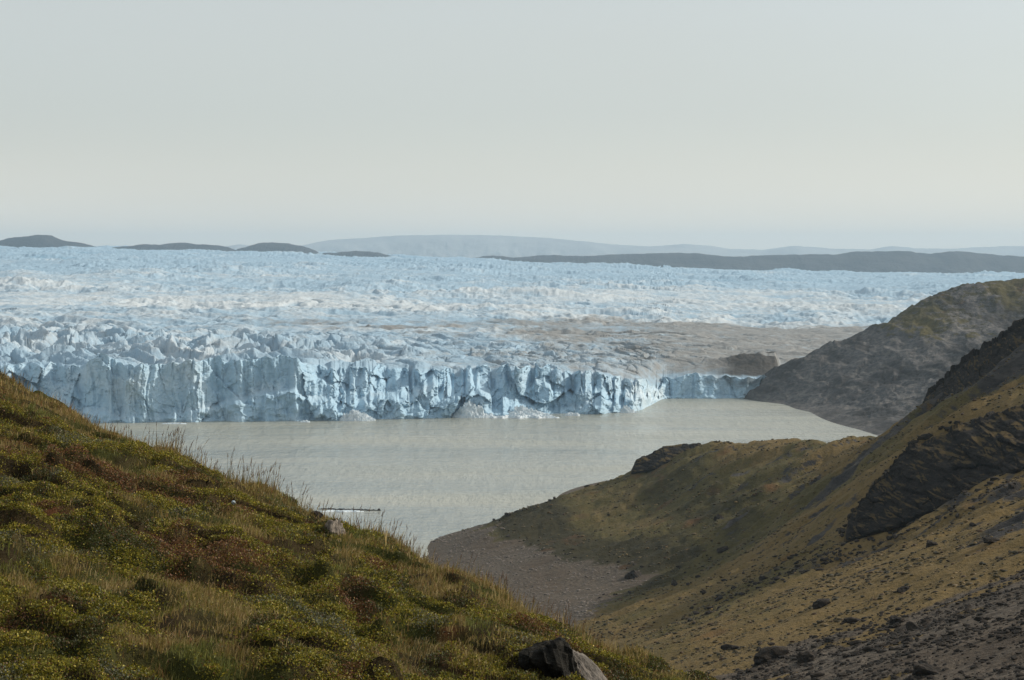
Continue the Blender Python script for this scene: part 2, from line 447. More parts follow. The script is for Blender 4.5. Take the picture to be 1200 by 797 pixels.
    GV = np.array([[428, 424, 412, 378, 345, 318, 301.5, 286],
                   [428, 424, 412, 380, 347, 321, 304, 289.5],
                   [436, 432, 420, 389, 357, 330, 314, 300.5],
                   [452, 447, 434, 399, 366, 338, 322, 309],
                   [450, 446, 440, 407, 374, 345, 329, 316],
                   [450, 446, 440, 410, 382, 350, 332, 320.5]])
    def base_v(d):
        ld = np.log(d)
        k = np.clip(np.searchsorted(gd, ld) - 1, 0, len(gd) - 2)
        tt = np.clip((ld - gd[k]) / (gd[k + 1] - gd[k]), 0, 1)
        cols = np.stack([np.interp(U, gu, GV[:, j]) for j in range(len(gd))])
        i = np.arange(nC)
        return cols[k, i] * (1 - tt) + cols[k + 1, i] * tt
    near = np.linspace(0, 1, 330)[1:] ** 1.15 * 520
    R = np.concatenate([near, np.exp(np.linspace(np.log(524), np.log(8900), 640))])
    back = d0 + top_disp[0]
    dm = np.interp(U, np.arange(-160, 1351, 1), np.convolve(np.pad(np.interp(np.arange(-160, 1351, 1), U, back), 20, 'edge'), np.ones(41) / 41, 'valid'))
    Hs = np.interp(U, np.arange(-160, 1351, 1), np.convolve(np.pad(np.interp(np.arange(-160, 1351, 1), U, top_disp[1]), 14, 'edge'), np.ones(29) / 29, 'valid'))
    for r in R:
        fade = np.exp(-r / 25.0)
        d = dm + (back - dm) * fade + r
        x = A * d
        v = base_v(d)
        zb = CAMZ - (v - YH) / F * d
        left = 1 - sst(250, 560, U)
        # zones
        tone = fbm(x / 800 + 2, d / 520, 4, 90)
        moraine_line = np.interp(U, [380, 560, 700, 800, 900, 1350], [2250, 2550, 2850, 2750, 2700, 2650])
        dirtzone = sst(430, 820, U + perlin(x / 120, d / 300, 91) * 130) * (1 - sst(-150, 120, d - moraine_line + perlin(x / 90, d / 200, 93) * 160))
        dz2 = np.exp(-((d - moraine_line + 180) / 150) ** 2) * sst(360, 640, U)
        dz3 = np.exp(-((d - 2150) / 190) ** 2) * sst(200, 420, U) * (1 - sst(700, 850, U)) * sst(-.2, .25, perlin(x / 90, d / 60, 155))
        dirt = np.clip(dirtzone * (.50 + .4 * sst(720, 900, U)) + dz2 * .35 + .26 * (1 - sst(1900, 3300, d)), 0, 1)
        # seracs close to the front, waves of ice farther back
        nearz = 1 - sst(120, 620, r)
        calm = 1 - .42 * np.clip(dirtzone, 0, 1) * sst(600, 800, U)
        wx = x + perlin(x / 60, d / 60, 101) * 22; wy = d + perlin(x / 60 + 9, d / 60, 102) * 22
        h1, e1 = facets(wx / 30, wy / 42, 111, 9, 7)
        h2, e2 = facets(wx / 12, wy / 16, 112, 3.6, 3.0)
        ser = 4.5 + h1 + h2 - np.exp(-(e1 / .10) ** 2) * 5 - np.exp(-(e2 / .1) ** 2) * 1.5 + fbm(x / 7, d / 8, 4, 113, .6) * 3.0
        pk = np.maximum(0, ridged(wx / 75, wy / 60, 3, 115, .4) - .3) * 20 * (.25 + left)
        s_near = ((ser - 4.5) * (.40 + .62 * left + .3 * sst(560, 620, U) * (1 - sst(760, 800, U))) + pk * 1.1 - 6.5 * left) * nearz * (.6 + .4 * sst(20, 160, r))
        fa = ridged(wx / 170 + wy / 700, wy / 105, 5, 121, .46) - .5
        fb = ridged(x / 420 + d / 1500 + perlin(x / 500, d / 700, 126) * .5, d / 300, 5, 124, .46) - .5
        wfar = sst(2300, 4300, d)
        far2 = fbm(x / 330, d / 520, 4, 122)
        far3 = ridged(x / 34, d / 70, 3, 123) - .5
        amp = sst(60, 500, r) * (.55 + .9 * sst(-.35, .35, fbm(x / 600 + 5, d / 420, 3, 127)))
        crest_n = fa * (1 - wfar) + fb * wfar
        s_far = ((fa * 9.5 * (1 - .6 * wfar) + fb * 15 * wfar) + far2 * 17 * sst(300, 1500, r) + far3 * 3.2 * (1 + .5 * wfar)) * amp
        cvs = np.exp(-(perlin(wx / 150 + wy / 800, wy / (40 + 30 * wfar), 131) / .06) ** 2) * sst(80, 300, r) * (1 - sst(3300, 4200, d)) * sst(-.15, .2, fbm(x / 400, d / 400, 2, 132))
        cr = -6 * cvs * (1 + .6 * wfar)
        z = zb + (s_near + s_far) * calm * sst(0, 18, r) + cr
        # a dark debris wedge lying on the ice edge in front of the right-hand hill
        wedge = (sst(800, 850, U) * .25 + .75 * sst(835, 905, U + perlin(x / 18, r / 30, 152) * 10)) * (1 - sst(908, 915, U)) * sst(2, 22, r) * (1 - sst(40, 130, r))
        z = z + 17 * wedge * (1 + .3 * perlin(x / 20, r / 26, 153)) + wedge * fbm(x / 6, r / 8, 4, 154) * 3
        k = sst(0, 22 + 70 * sst(600, 700, U), r)
        zt = Hs + (top_disp[1] - Hs) * math.exp(-r / 9.0)
        z = zt * (1 - k) + z * k
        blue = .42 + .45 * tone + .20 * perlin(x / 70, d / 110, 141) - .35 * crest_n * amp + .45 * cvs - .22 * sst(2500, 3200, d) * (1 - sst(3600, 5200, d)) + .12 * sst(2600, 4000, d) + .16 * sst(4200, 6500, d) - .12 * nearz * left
        blue = blue + .3 * fade
        rock = np.clip(2.2 * wedge * sst(-.5, .0, perlin(x / 14, d / 30, 151) + .15), 0, .96)
        dirt = np.maximum(dirt, .95 * sst(800, 870, U) * (1 - sst(600, 1000, r)))
        dirt = dirt * (.35 + .65 * sst(0, 50, r)) + .6 * dz3
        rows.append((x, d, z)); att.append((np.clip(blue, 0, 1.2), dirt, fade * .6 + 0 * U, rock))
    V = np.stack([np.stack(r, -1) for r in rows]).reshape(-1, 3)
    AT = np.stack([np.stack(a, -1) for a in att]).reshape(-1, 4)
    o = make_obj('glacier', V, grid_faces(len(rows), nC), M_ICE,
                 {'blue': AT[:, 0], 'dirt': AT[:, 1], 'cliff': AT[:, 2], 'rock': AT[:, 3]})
    tag(o, 'crevassed blue and white glacier ending in an ice cliff at the lake', 'glacier', kind='structure')
build_glacier()

# ------------------------------------------------------------------ far hills beyond the ice
def ridge_hill(name, pts, d, depth, zfoot, label, seed, rough=1.0, n=420, mat=None):
    p = np.array(pts, float)
    us = np.linspace(p[0, 0], p[-1, 0], n)
    vs = np.interp(us, p[:, 0], p[:, 1])
    vs = np.convolve(np.pad(vs, 6, 'edge'), np.hanning(13) / np.hanning(13).sum(), 'valid')
    vs = vs + fbm(us / 22, us * 0, 5, seed, .6) * 1.7 * rough
    crest = CAMZ - (vs - YH) / F * d
    rows = []
    for t in np.linspace(-1, 1, 61):
        x = azim(us) * d
        x = x + 0 * us
        y = d + t * depth + perlin(us / 40, us * 0 + t * 2, seed + 3) * depth * .12 * (1 - abs(t))
        prof = np.cos(t * np.pi / 2) ** 1.3
        z = zfoot + (crest - zfoot) * prof
        z = z + fbm(x / (depth * .3), y / (depth * .3) + 3, 5, seed + 7) * (crest - zfoot) * .22 * (1 - prof) * (abs(t) < .98)
        rows.append(np.stack([x, y, z], -1))
    o = make_obj(name, np.concatenate(rows), grid_faces(61, n), mat or M_FAR)
    tag(o, label, 'hill', kind='structure')
ridge_hill('hill', [(-60, 300), (-35, 286), (0, 282), (20, 278), (45, 275), (62, 276), (72, 281), (95, 285), (113, 289), (125, 296)], 9400, 420, 60, 'small dark rounded hill poking out of the ice at the far left', 1)
ridge_hill('hill', [(112, 300), (135, 290), (165, 287), (190, 286), (215, 284.5), (245, 287), (268, 289.5), (295, 300)], 9400, 400, 60, 'low flat dark hill poking out of the ice left of a taller one', 2)
ridge_hill('hill', [(268, 299), (280, 292), (305, 285), (318, 284), (338, 285), (352, 288), (370, 293), (380, 302)], 9350, 380, 55, 'small dark domed hill poking out of the ice in front of the pale ridge', 3)
ridge_hill('hill', [(370, 304), (380, 297), (405, 295), (420, 294), (445, 296), (462, 301), (470, 306)], 9300, 320, 50, 'very low dark sliver of hill at the foot of the pale ridge', 4)
ridge_hill('hill', [(520, 312), (545, 304), (576, 299), (603, 302), (634, 299), (688, 300), (740, 297.5), (800, 296), (830, 298), (851, 301), (918, 298.5), (980, 298), (1003, 295), (1054, 294), (1088, 297.6), (1122, 294), (1160, 298), (1200, 301), (1300, 303), (1420, 306)], 9500, 520, 25, 'long blue hazy ridge behind the right half of the ice', 5, n=900)
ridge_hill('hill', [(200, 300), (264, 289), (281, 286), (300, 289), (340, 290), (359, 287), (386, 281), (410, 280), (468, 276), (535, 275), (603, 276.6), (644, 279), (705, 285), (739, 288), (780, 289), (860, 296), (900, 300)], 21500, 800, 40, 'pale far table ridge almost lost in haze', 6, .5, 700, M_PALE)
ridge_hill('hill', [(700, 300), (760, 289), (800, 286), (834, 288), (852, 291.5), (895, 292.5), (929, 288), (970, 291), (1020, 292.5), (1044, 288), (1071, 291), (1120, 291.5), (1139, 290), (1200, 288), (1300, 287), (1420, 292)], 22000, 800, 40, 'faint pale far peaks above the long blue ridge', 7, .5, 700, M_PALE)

# ------------------------------------------------------------------ right-hand hill by the ice edge
def hill_A():
    c = [P(880, 470, 1652), P(915, 474, 1615), P(945, 483, 1537), P(1000, 504, 1380), P(1060, 516, 1290), P(1140, 540, 1180), P(1250, 560, 1090),
         P(915, 430, 1690), P(935, 421, 1700), P(960, 410, 1706), P(1010, 390, 1712), P(1050, 371, 1720), P(1100, 345, 1735), P(1140, 332, 1752), P(1170, 328, 1765), P(1200, 331, 1775),
         P(1260, 342, 1780), P(1350, 356, 1800), P(1460, 376, 1820),
         P(960, 450, 1625), P(1020, 430, 1610), P(1080, 400, 1630), P(1130, 420, 1560), P(1100, 465, 1440), P(1180, 440, 1470), P(1180, 370, 1680), P(1280, 400, 1560), P(1400, 420, 1480), P(1300, 480, 1340)]
    bk = []
    for u, v, d in [(915, 430, 1690), (960, 410, 1706), (1010, 390, 1712), (1050, 371, 1720), (1100, 345, 1735), (1170, 328, 1765), (1260, 342, 1780), (1460, 376, 1820)]:
        q = P(u, v, d); bk += [(q[0] + 20, q[1] + 110, q[2] - 30), (q[0] + 40, q[1] + 330, max(q[2] - 120, -8))]
    bk += [(x, y, -5) for x, y in [(165, 1655), (185, 1560), (200, 1450), (205, 1330)]]
    T = TPS(c + bk, .002)
    us = np.linspace(855, 1420, 640)
    ds = np.exp(np.linspace(math.log(1060), math.log(2150), 620))
    D, A = np.meshgrid(ds, azim(us), indexing='ij')
    X = A * D; Y = D
    Z = T(X, Y)
    Z = Z - 9 * sst(.1235, .108, X / Y)
    up = np.clip((Z - 1) / 8, 0, 1)
    n = ridged(X / 55 + Y / 300, Y / 90, 5, 201, .55) - .45
    st = fbm((X + Y * .3) / 30, Z / 6 + (X) / 60, 4, 203)
    ff1, ff2, fc = voronoi(X / 22 + perlin(X / 30, Y / 30, 207) * .6, Y / 30, 208)
    Z = Z + (n * 6 + fbm(X / 14, Y / 18, 4, 202) * 2.4 + st * 2.5 + (fc - .5) * 3 * sst(.9, .4, Z / 95)) * up
    el = (Z + 0) / 95
    green = 1.0 + .7 * fbm(X / 80, Y / 160, 3, 205)
    rock = np.clip(1.05 - .60 * sst(.35, .75, el) + .45 * fbm(X / 60, Y / 120, 4, 206), 0, 1)
    o = make_obj('hill', np.stack([X, Y, Z], -1).reshape(-1, 3), grid_faces(*D.shape), M_HILL,
                 {'green': green.ravel(), 'rock': rock.ravel(), 'gravel': np.zeros(D.size), 'pale': np.ones(D.size)})
    tag(o, 'bare grey and brown rocky hill rising from the lake beside the ice', 'hill', kind='structure')
hill_A()

# ------------------------------------------------------------------ near right hillside, spur and gravel flat
cB = [P(500, 636, 836), P(540, 622, 872), P(600, 602, 858), P(640, 586, 862), P(680, 570, 864), P(745, 545, 868), P(772, 530, 868), P(800, 524, 866), P(830, 521, 860), P(900, 520, 835), P(960, 519, 800), P(1000, 513, 762),
      P(1040, 497, 722), P(1080, 476, 690), P(1130, 438, 655), P(1165, 412, 632), P(1200, 390, 615), P(1260, 355, 590), P(1340, 320, 570), P(1440, 290, 560),
      P(570, 627, 800), P(640, 646, 735), P(700, 660, 690), P(765, 672, 655), P(560, 660, 745), P(620, 700, 640), P(690, 695, 640), P(520, 645, 800),
      P(640, 615, 800), P(700, 610, 790), P(760, 590, 790), P(830, 560, 780), P(800, 620, 700), P(880, 590, 690), P(950, 560, 700), P(850, 650, 610),
      P(700, 712, 560), P(740, 722, 480), P(800, 690, 520), P(870, 665, 500), P(930, 640, 470), P(990, 625, 440), P(1050, 612, 425), P(1120, 585, 415), P(1200, 545, 405),
      P(960, 600, 520), P(1010, 575, 500), P(1060, 525, 480), P(1110, 498, 470), P(1200, 465, 460), P(1300, 430, 450), P(1080, 500, 560), P(1150, 470, 545),
      P(720, 770, 330), P(800, 745, 330), P(900, 705, 310), P(1000, 680, 300), P(1100, 645, 300), P(1200, 612, 290), P(1330, 560, 290), P(1450, 520, 300),
      P(860, 792, 232), P(950, 742, 246), P(1060, 735, 225), P(1190, 712, 215), P(1000, 790, 195), P(1150, 795, 170), P(1300, 720, 180),
      P(700, 860, 215), P(1100, 900, 125), P(1300, 850, 120), P(850, 920, 140)]
for u, v, d in [(540, 622, 872), (600, 602, 858), (680, 570, 864), (745, 545, 868), (800, 524, 866), (900, 520, 835), (1000, 513, 762), (1080, 476, 690), (1200, 390, 615), (1340, 320, 570)]:
    q = P(u, v, d); cB += [(q[0] - 5, q[1] + 70, max(q[2] - 17, -6)), (q[0] - 10, q[1] + 230, max(q[2] * .2 - 8, -8)), (q[0], q[1] + 480, -10)]
cB += [(-60, 860, -6), (-120, 780, -6), (-180, 640, -5), (-210, 450, 2), (-60, 640, 4), (-30, 520, 10), (-120, 300, 35), (-30, 300, 45), (0, 120, 75), (-60, 100, 90), (60, 60, 92)]
TB = TPS(cB, .002)
GRAVEL1 = [P(u, v, d)[:2] for u, v, d in [(480, 640, 850), (560, 622, 850), (580, 628, 800), (640, 646, 735), (700, 660, 690), (772, 671, 655), (745, 685, 640), (715, 700, 610), (690, 722, 540), (600, 760, 500), (440, 720, 640)]]
GRAVEL2 = [P(u, v, d)[:2] for u, v, d in [(830, 797, 235), (880, 775, 238), (950, 744, 246), (1060, 728, 240), (1140, 713, 240), (1240, 697, 240), (1400, 660, 240), (1500, 800, 120), (1000, 1000, 100), (800, 900, 160)]]
ROCKY1 = [P(u, v, d)[:2] for u, v, d in [(1080, 478, 690), (1120, 440, 660), (1165, 408, 632), (1200, 385, 610), (1450, 285, 560), (1450, 420, 520), (1200, 462, 540), (1130, 480, 560), (1075, 492, 600), (960, 580, 560), (935, 585, 580), (1010, 530, 640)]]
ROCKY2 = [P(u, v, d)[:2] for u, v, d in [(1200, 630, 300), (1130, 660, 290), (1150, 680, 270), (1260, 670, 270), (1300, 600, 290)]]
ROCKY3 = [P(u, v, d)[:2] for u, v, d in [(900, 665, 460), (1000, 625, 432), (1200, 560, 400), (1300, 540, 390), (1300, 600, 350), (1200, 592, 360), (1050, 635, 400), (920, 680, 410), (800, 715, 400)]]

def hillside_z(X, Y, detail=True):
    Z = TB(X, Y)
    if detail:
        up = np.clip((Z - .5) / 5, 0, 1)
        g1 = in_poly(X, Y, GRAVEL1); flatg = sst(-12, 8, g1)
        sc = np.clip(Y / 500, .35, 1.3)
        terr = fbm((X * .9 + Y * .25) / 38, (Y - X * .35) / 7.5, 4, 301)
        led = sst(.10, .30, perlin((X + Y * .3) / 45, (Y - X * .35) / 16, 305)) * sst(40, 90, X)
        Z = Z + up * (1 - .85 * flatg) * (terr * 2.3 * sc + led * 2.2 * sc + fbm(X / 6, Y / 6, 3, 302) * .75 * sc + fbm(X / 70, Y / 70, 3, 304) * 1.8 * sc - 3.2 * sst(420, 640, Y) * np.clip((Z - 9) / 16, 0, 1))
        Z = Z + up * flatg * (fbm(X / 9, Y / 14, 4, 303) * .5)
        # bank where the spur meets the gravel flat
    return Z

def build_hillside():
    us = np.concatenate([np.linspace(-700, 440, 120)[:-1], np.linspace(440, 1215, 1000), np.linspace(1215, 1480, 90)[1:]])
    ds = np.exp(np.linspace(math.log(62), math.log(1340), 980))
    D, A = np.meshgrid(ds, azim(us), indexing='ij')
    X, Y = A * D, D
    Z = hillside_z(X, Y)
    g = np.maximum(sst(-9, 9, in_poly(X, Y, GRAVEL1) + perlin(X / 14, Y / 14, 311) * 8), sst(-6, 8, in_poly(X, Y, GRAVEL2) + perlin(X / 9, Y / 9, 312) * 9) * (1 - .75 * sst(.18, .4, fbm(X / 16, Y / 10, 4, 318))))
    shore = 1 - sst(1.5, 5, Z + perlin(X / 12, Y / 12, 313) * 1.5)
    g = np.maximum(g, shore * .8)
    r = np.maximum(.85 * sst(-12, 14, in_poly(X, Y, ROCKY1)), .8 * sst(-4, 5, in_poly(X, Y, ROCKY2)))
    r = np.maximum(r, .48 * sst(-12, 10, in_poly(X, Y, ROCKY3)))
    r = np.maximum(r, .55 * np.exp(-((X - P(780, 530, 866)[0]) / 16) ** 2 - ((Y - 866) / 30) ** 2))
    ln = perlin((X + Y * .3) / 45, (Y - X * .35) / 16, 305)
    edge = np.exp(-((ln - .17) / .09) ** 2) * sst(30, 80, X) * .55
    streak = sst(.18, .42, fbm((X + Y * .3) / 34, (Y - X * .35) / 7, 4, 317)) * sst(15, 70, X) * .68
    r = np.clip(np.maximum(r, np.maximum(edge, streak)) + .14 * fbm(X / 40, Y / 40, 3, 315), 0, 1)
    U = X / Y * F + CX
    gul = ridged((X - Y * .15) / 55, (Y + X * .1) / 160, 3, 319)
    green = .55 * sst(.15, .7, gul) + .40 - .45 * sst(640, 520, Y) - .35 * sst(840, 1000, U) * sst(560, 700, Y) + .35 * fbm(X / 60, Y / 90, 3, 316) - .35 * (1 - sst(240, 420, Y))
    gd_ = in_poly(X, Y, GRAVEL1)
    green = green + .8 * np.exp(-((gd_ + 10) / 16) ** 2) * sst(620, 680, Y) + .25 * sst(560, 700, Y) * sst(860, 700, U)  # first term: dark green strip painted as contact shadow along the gravel edge
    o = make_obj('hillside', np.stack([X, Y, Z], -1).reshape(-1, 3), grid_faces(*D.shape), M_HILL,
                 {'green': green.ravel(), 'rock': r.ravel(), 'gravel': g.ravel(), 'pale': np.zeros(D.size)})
    tag(o, 'tan grassy hillside and spur sloping down to a gravel flat by the lake', 'hillside', kind='structure')
build_hillside()

# ------------------------------------------------------------------ crags standing out of the hillside
def crag(name, base, top, back, label, seed, n=420, m=150, amp=3.0, push=1.0):
    """rock face between a base line and a top line, then a shoulder running back into the slope"""
    def line(pts):
        p = np.array([P(*q) for q in pts]); s = np.r_[0, np.cumsum(np.linalg.norm(np.diff(p, axis=0), axis=1))]
        t = np.linspace(0, s[-1], n); return np.stack([np.interp(t, s, p[:, k]) for k in range(3)], -1)
    B, T, K = line(base), line(top), line(back)
    B = B - np.array([0, -2, 2.5]); K = K - np.array([0, 0, 4.0])
    s = np.arange(n) * np.linalg.norm(T[-1] - T[0]) / n
    rows, edge = [], []
    sfr = np.arange(n) / n
    q = np.r_[np.linspace(0, 1, int(m * .65)), 1 + np.linspace(0, 1, m - int(m * .65))[1:]]
    for t in q:
        if t <= 1:
            p = B + (T - B) * np.array([t ** 1.25, t ** 1.25, t])[None]
        else:
            k = t - 1; p = T + (K - T) * k + np.array([0, 0, 1.5]) * math.sin(k * math.pi)
        e = np.minimum(1, np.arange(n) / (n * .06)) * (1 if t < 1.8 else max(0, (2 - t) / .2)) * min(1, t / .06 + .3)
        zz = s * .3 + p[:, 2]
        f1, f2, c1 = voronoi(s / 9 + perlin(s / 6, zz / 6, seed) * .5, zz / 5.5 + t * .7, seed + 1)
        g1, g2, c2 = voronoi(s / 3.6, zz / 2.6 + t, seed + 2)
        dsp = (c1 - .4) * amp * .7 + (c2 - .5) * amp * .35 + ridged(s / 16, zz / 9, 4, seed + 5) * amp * .28 - np.exp(-((f2 - f1) / .12) ** 2) * amp * .2 + fbm(s / 5, zz / 3 + t * 2, 5, seed + 3, .6) * amp * .75
        nrm = np.array([-.45, -.8, .35 if t <= 1 else .8])
        rows.append(p + nrm[None] * ((dsp + push) * e)[:, None])
        edge.append(np.clip(sst(1.0, 1.35, t) + .55 * sst(.10, .0, t) + .8 * sst(.05, .0, sfr), 0, 1) + 0 * sfr)
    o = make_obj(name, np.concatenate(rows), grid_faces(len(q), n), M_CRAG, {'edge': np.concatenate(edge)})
    tag(o, label, 'rock outcrop')
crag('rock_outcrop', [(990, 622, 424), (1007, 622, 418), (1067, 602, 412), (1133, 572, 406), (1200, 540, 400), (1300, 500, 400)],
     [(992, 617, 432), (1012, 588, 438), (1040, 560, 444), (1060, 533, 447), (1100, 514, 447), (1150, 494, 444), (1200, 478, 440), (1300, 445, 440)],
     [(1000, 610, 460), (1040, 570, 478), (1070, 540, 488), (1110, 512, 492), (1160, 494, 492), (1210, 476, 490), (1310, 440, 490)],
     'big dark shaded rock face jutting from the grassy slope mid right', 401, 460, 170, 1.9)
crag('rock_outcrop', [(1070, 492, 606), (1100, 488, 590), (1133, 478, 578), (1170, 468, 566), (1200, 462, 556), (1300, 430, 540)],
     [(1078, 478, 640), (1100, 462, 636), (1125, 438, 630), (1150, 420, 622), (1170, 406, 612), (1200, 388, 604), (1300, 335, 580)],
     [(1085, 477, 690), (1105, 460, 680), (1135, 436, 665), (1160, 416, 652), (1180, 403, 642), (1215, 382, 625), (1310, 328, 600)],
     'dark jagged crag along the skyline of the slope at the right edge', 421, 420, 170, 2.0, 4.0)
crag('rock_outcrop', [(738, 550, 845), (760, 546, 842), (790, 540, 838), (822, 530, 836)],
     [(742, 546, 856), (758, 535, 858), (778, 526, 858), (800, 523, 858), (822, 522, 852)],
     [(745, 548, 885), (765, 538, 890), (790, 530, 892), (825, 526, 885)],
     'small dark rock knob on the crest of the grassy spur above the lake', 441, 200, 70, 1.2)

# ------------------------------------------------------------------ loose rocks
def ico(sub):
    import bmesh
    bm = bmesh.new(); bmesh.ops.create_icosphere(bm, subdivisions=sub, radius=1.0)
    v = np.array([x.co[:] for x in bm.verts]); f = np.array([[y.index for y in x.verts] for x in bm.faces]); bm.free()
    return v, f
ICO3, ICO4 = ico(3), ico(4)

def rock_mesh(seed, src=ICO3, planes=14, rough=.05):
    r = np.random.default_rng(seed)
    v, f = src
    nrm = r.normal(size=(planes, 3)); nrm /= np.linalg.norm(nrm, axis=1)[:, None]
    off = r.uniform(.55, .95, planes)
    dot = v @ nrm.T
    rad = np.min(np.where(dot > .05, off[None] / np.maximum(dot, .05), 9), axis=1)
    rad = np.minimum(rad, 1.15)
    rad = rad * (1 + rough * fbm(v[:, 0] * 3 + v[:, 2] * 2, v[:, 1] * 3 - v[:, 2], 4, seed) * 2)
    return v * rad[:, None], f

def pick(cols, wts, n, r):
    k = r.choice(len(cols), n, p=np.array(wts) / np.sum(wts)); return np.array(cols)[k]

def obj_from(name, vf, mat):
    return make_obj(name, vf[0], vf[1], mat, smooth=False)

PROTO = [obj_from('boulder', rock_mesh(500 + i, ICO3, 10, .16), M_ROCK) for i in range(6)]
used = set()
def place_rock(x, y, z, size, label, group=None, flat=.65, name='boulder', cat='boulder', idx=None):
    i = random.randrange(6) if idx is None else idx
    if i not in used: o = PROTO[i]; used.add(i)
    else:
        o = PROTO[i].copy(); COL.objects.link(o)
    o.name = name
    o.location = (x, y, z + size * .06)
    a = random.uniform(.85, 1.6)
    o.scale = (size * .5 * a, size * .5 / a * random.uniform(.8, 1.1), size * .5 * flat * random.uniform(.6, 1.15))
    o.rotation_euler = (random.uniform(-.25, .25), random.uniform(-.25, .25), random.uniform(0, 6.28))
    tag(o, label, cat, group)
    return o

def pix_to_hill(u, v, lo=90, hi=1000):
    """first point where the sight line through a surveyed photo pixel meets the hillside"""
    ds = np.exp(np.linspace(math.log(lo), math.log(hi), 700))
    x1, _, z1 = P(u, v, 1.0); X = x1 * ds
    Z = hillside_z(X, ds); L = CAMZ + (z1 - CAMZ) * ds
    k = np.argmax(L < Z)
    return X[k], ds[k], Z[k]

# boulders seen singly in the photo: (u, v, width in photo px)
single = [
    (1163, 636, 16, 'dark boulder standing alone on the grass at the right, under a bare rock patch'),
    (1091, 640, 16, 'dark boulder with a dark streak of rock running out from its right'),
    (842, 609, 13, 'dark bush-sized boulder alone on the smooth grass left of the big rock face'),
    (847, 648, 12, 'dark boulder on grass below the lone one left of the big rock face'),
    (742, 677, 18, 'dark boulder at the tip of the gravel flat where the stream bed enters'),
    (493, 632, 5, 'little dark boulder at the very tip of the gravel shore'),
    (597, 601, 8, 'dark boulder on the skyline of the spur just above the gravel'),
    (985, 625, 10, 'dark boulder at the foot of the big shaded rock face'),
    (790, 686, 9, 'dark upright boulder on grass right of the stream bed'),
    (963, 711, 17, 'pointed dark boulder alone in the middle of the tan grass'),
    (1000, 730, 16, 'low dark boulder just above the stony ground, left of a flatter one'),
    (1050, 731, 18, 'flat dark boulder just above the edge of the stony ground'),
    (857, 761, 18, 'dark boulder on orange grass near the lower edge of the slope'),
    (1058, 693, 13, 'small dark boulder on tan grass right of centre on the slope'),
    (905, 773, 28, 'big dark boulder at the left end of the stony ground'),
    (945, 775, 26, 'broken dark boulder beside the big one on the stony ground'),
    (1083, 791, 30, 'broad dark boulder at the bottom edge on the stony ground'),
    (1070, 739, 18, 'dark boulder on the upper rim of the stony ground'),
]
for u, v, wpx, lab in single:
    x, y, z = pix_to_hill(u, v)
    place_rock(x, y, z, wpx / F * y * 1.15, lab, flat=.75)

def scatter(line, n, spread, smin, smax, label, group, lo=90, hi=1000, cat='boulder', name='boulder', flat=.65):
    line = np.array(line, float)
    seg = np.r_[0, np.cumsum(np.hypot(*np.diff(line, axis=0).T))]
    for k in range(n):
        t = random.uniform(0, seg[-1])
        u = np.interp(t, seg, line[:, 0]) + random.gauss(0, spread * 1.6)
        v = np.interp(t, seg, line[:, 1]) + random.gauss(0, spread)
        x, y, z = pix_to_hill(u, v, lo, hi)
        s = smin * (smax / smin) ** (random.random() ** 1.9)
        place_rock(x, y, z, s / F * y, label, group, flat, name, cat)
scatter([(910, 665), (960, 655), (1010, 645), (1060, 628), (1130, 600), (1200, 575)], 60, 6, 3, 10, 'dark boulder in the rubble trail below the big shaded rock face', 'boulders below the shaded rock face')
scatter([(985, 622), (1010, 622), (1067, 604), (1133, 574), (1200, 542)], 55, 3, 4, 13, 'dark block of fallen stone right at the foot of the big shaded rock face', 'fallen blocks at the foot of the rock face')
scatter([(990, 610), (1015, 585), (1042, 556), (1065, 530), (1100, 512), (1160, 490), (1200, 474)], 40, 2.5, 4, 14, 'dark block of stone along the upper rim of the big shaded rock face', 'blocks along the rim of the rock face')
scatter([(835, 708), (870, 692), (905, 680), (950, 662), (1000, 648)], 34, 4, 3, 10, 'dark boulder in the broken stone line crossing the grassy slope', 'boulders in the stone line across the slope')
scatter([(800, 660), (830, 676), (870, 690), (810, 700)], 18, 12, 3, 9, 'dark boulder on the green grass right of the stream bed', 'boulders on the grass by the stream bed')
scatter([(960, 700), (1060, 670), (1190, 660)], 16, 22, 2.5, 8, 'small dark boulder loosely strewn on the tan grass slope', 'boulders strewn on the tan grass')
scatter([(580, 628), (640, 645), (700, 660), (760, 668), (740, 690), (700, 700)], 40, 3, 2, 6, 'small stone on the rim of the gravel flat by the spur', 'stones along the rim of the gravel flat', cat='stone', name='stone')
scatter([(500, 635), (545, 622), (590, 606), (640, 588), (700, 562), (745, 545)], 20, 1.5, 2, 7, 'small dark boulder along the lakeward crest of the spur', 'boulders along the crest of the spur', lo=500)
scatter([(880, 775), (950, 750), (1040, 738), (1140, 712), (1200, 705)], 70, 5, 3, 12, 'dark stone along the upper rim of the stony ground', 'stones on the rim of the stony ground', lo=110, cat='stone', name='stone')
scatter([(930, 790), (1020, 770), (1100, 755), (1190, 745)], 150, 17, 2.5, 13, 'dark stone lying in the stony ground at lower right', 'stones in the stony ground', lo=100, cat='stone', name='stone')

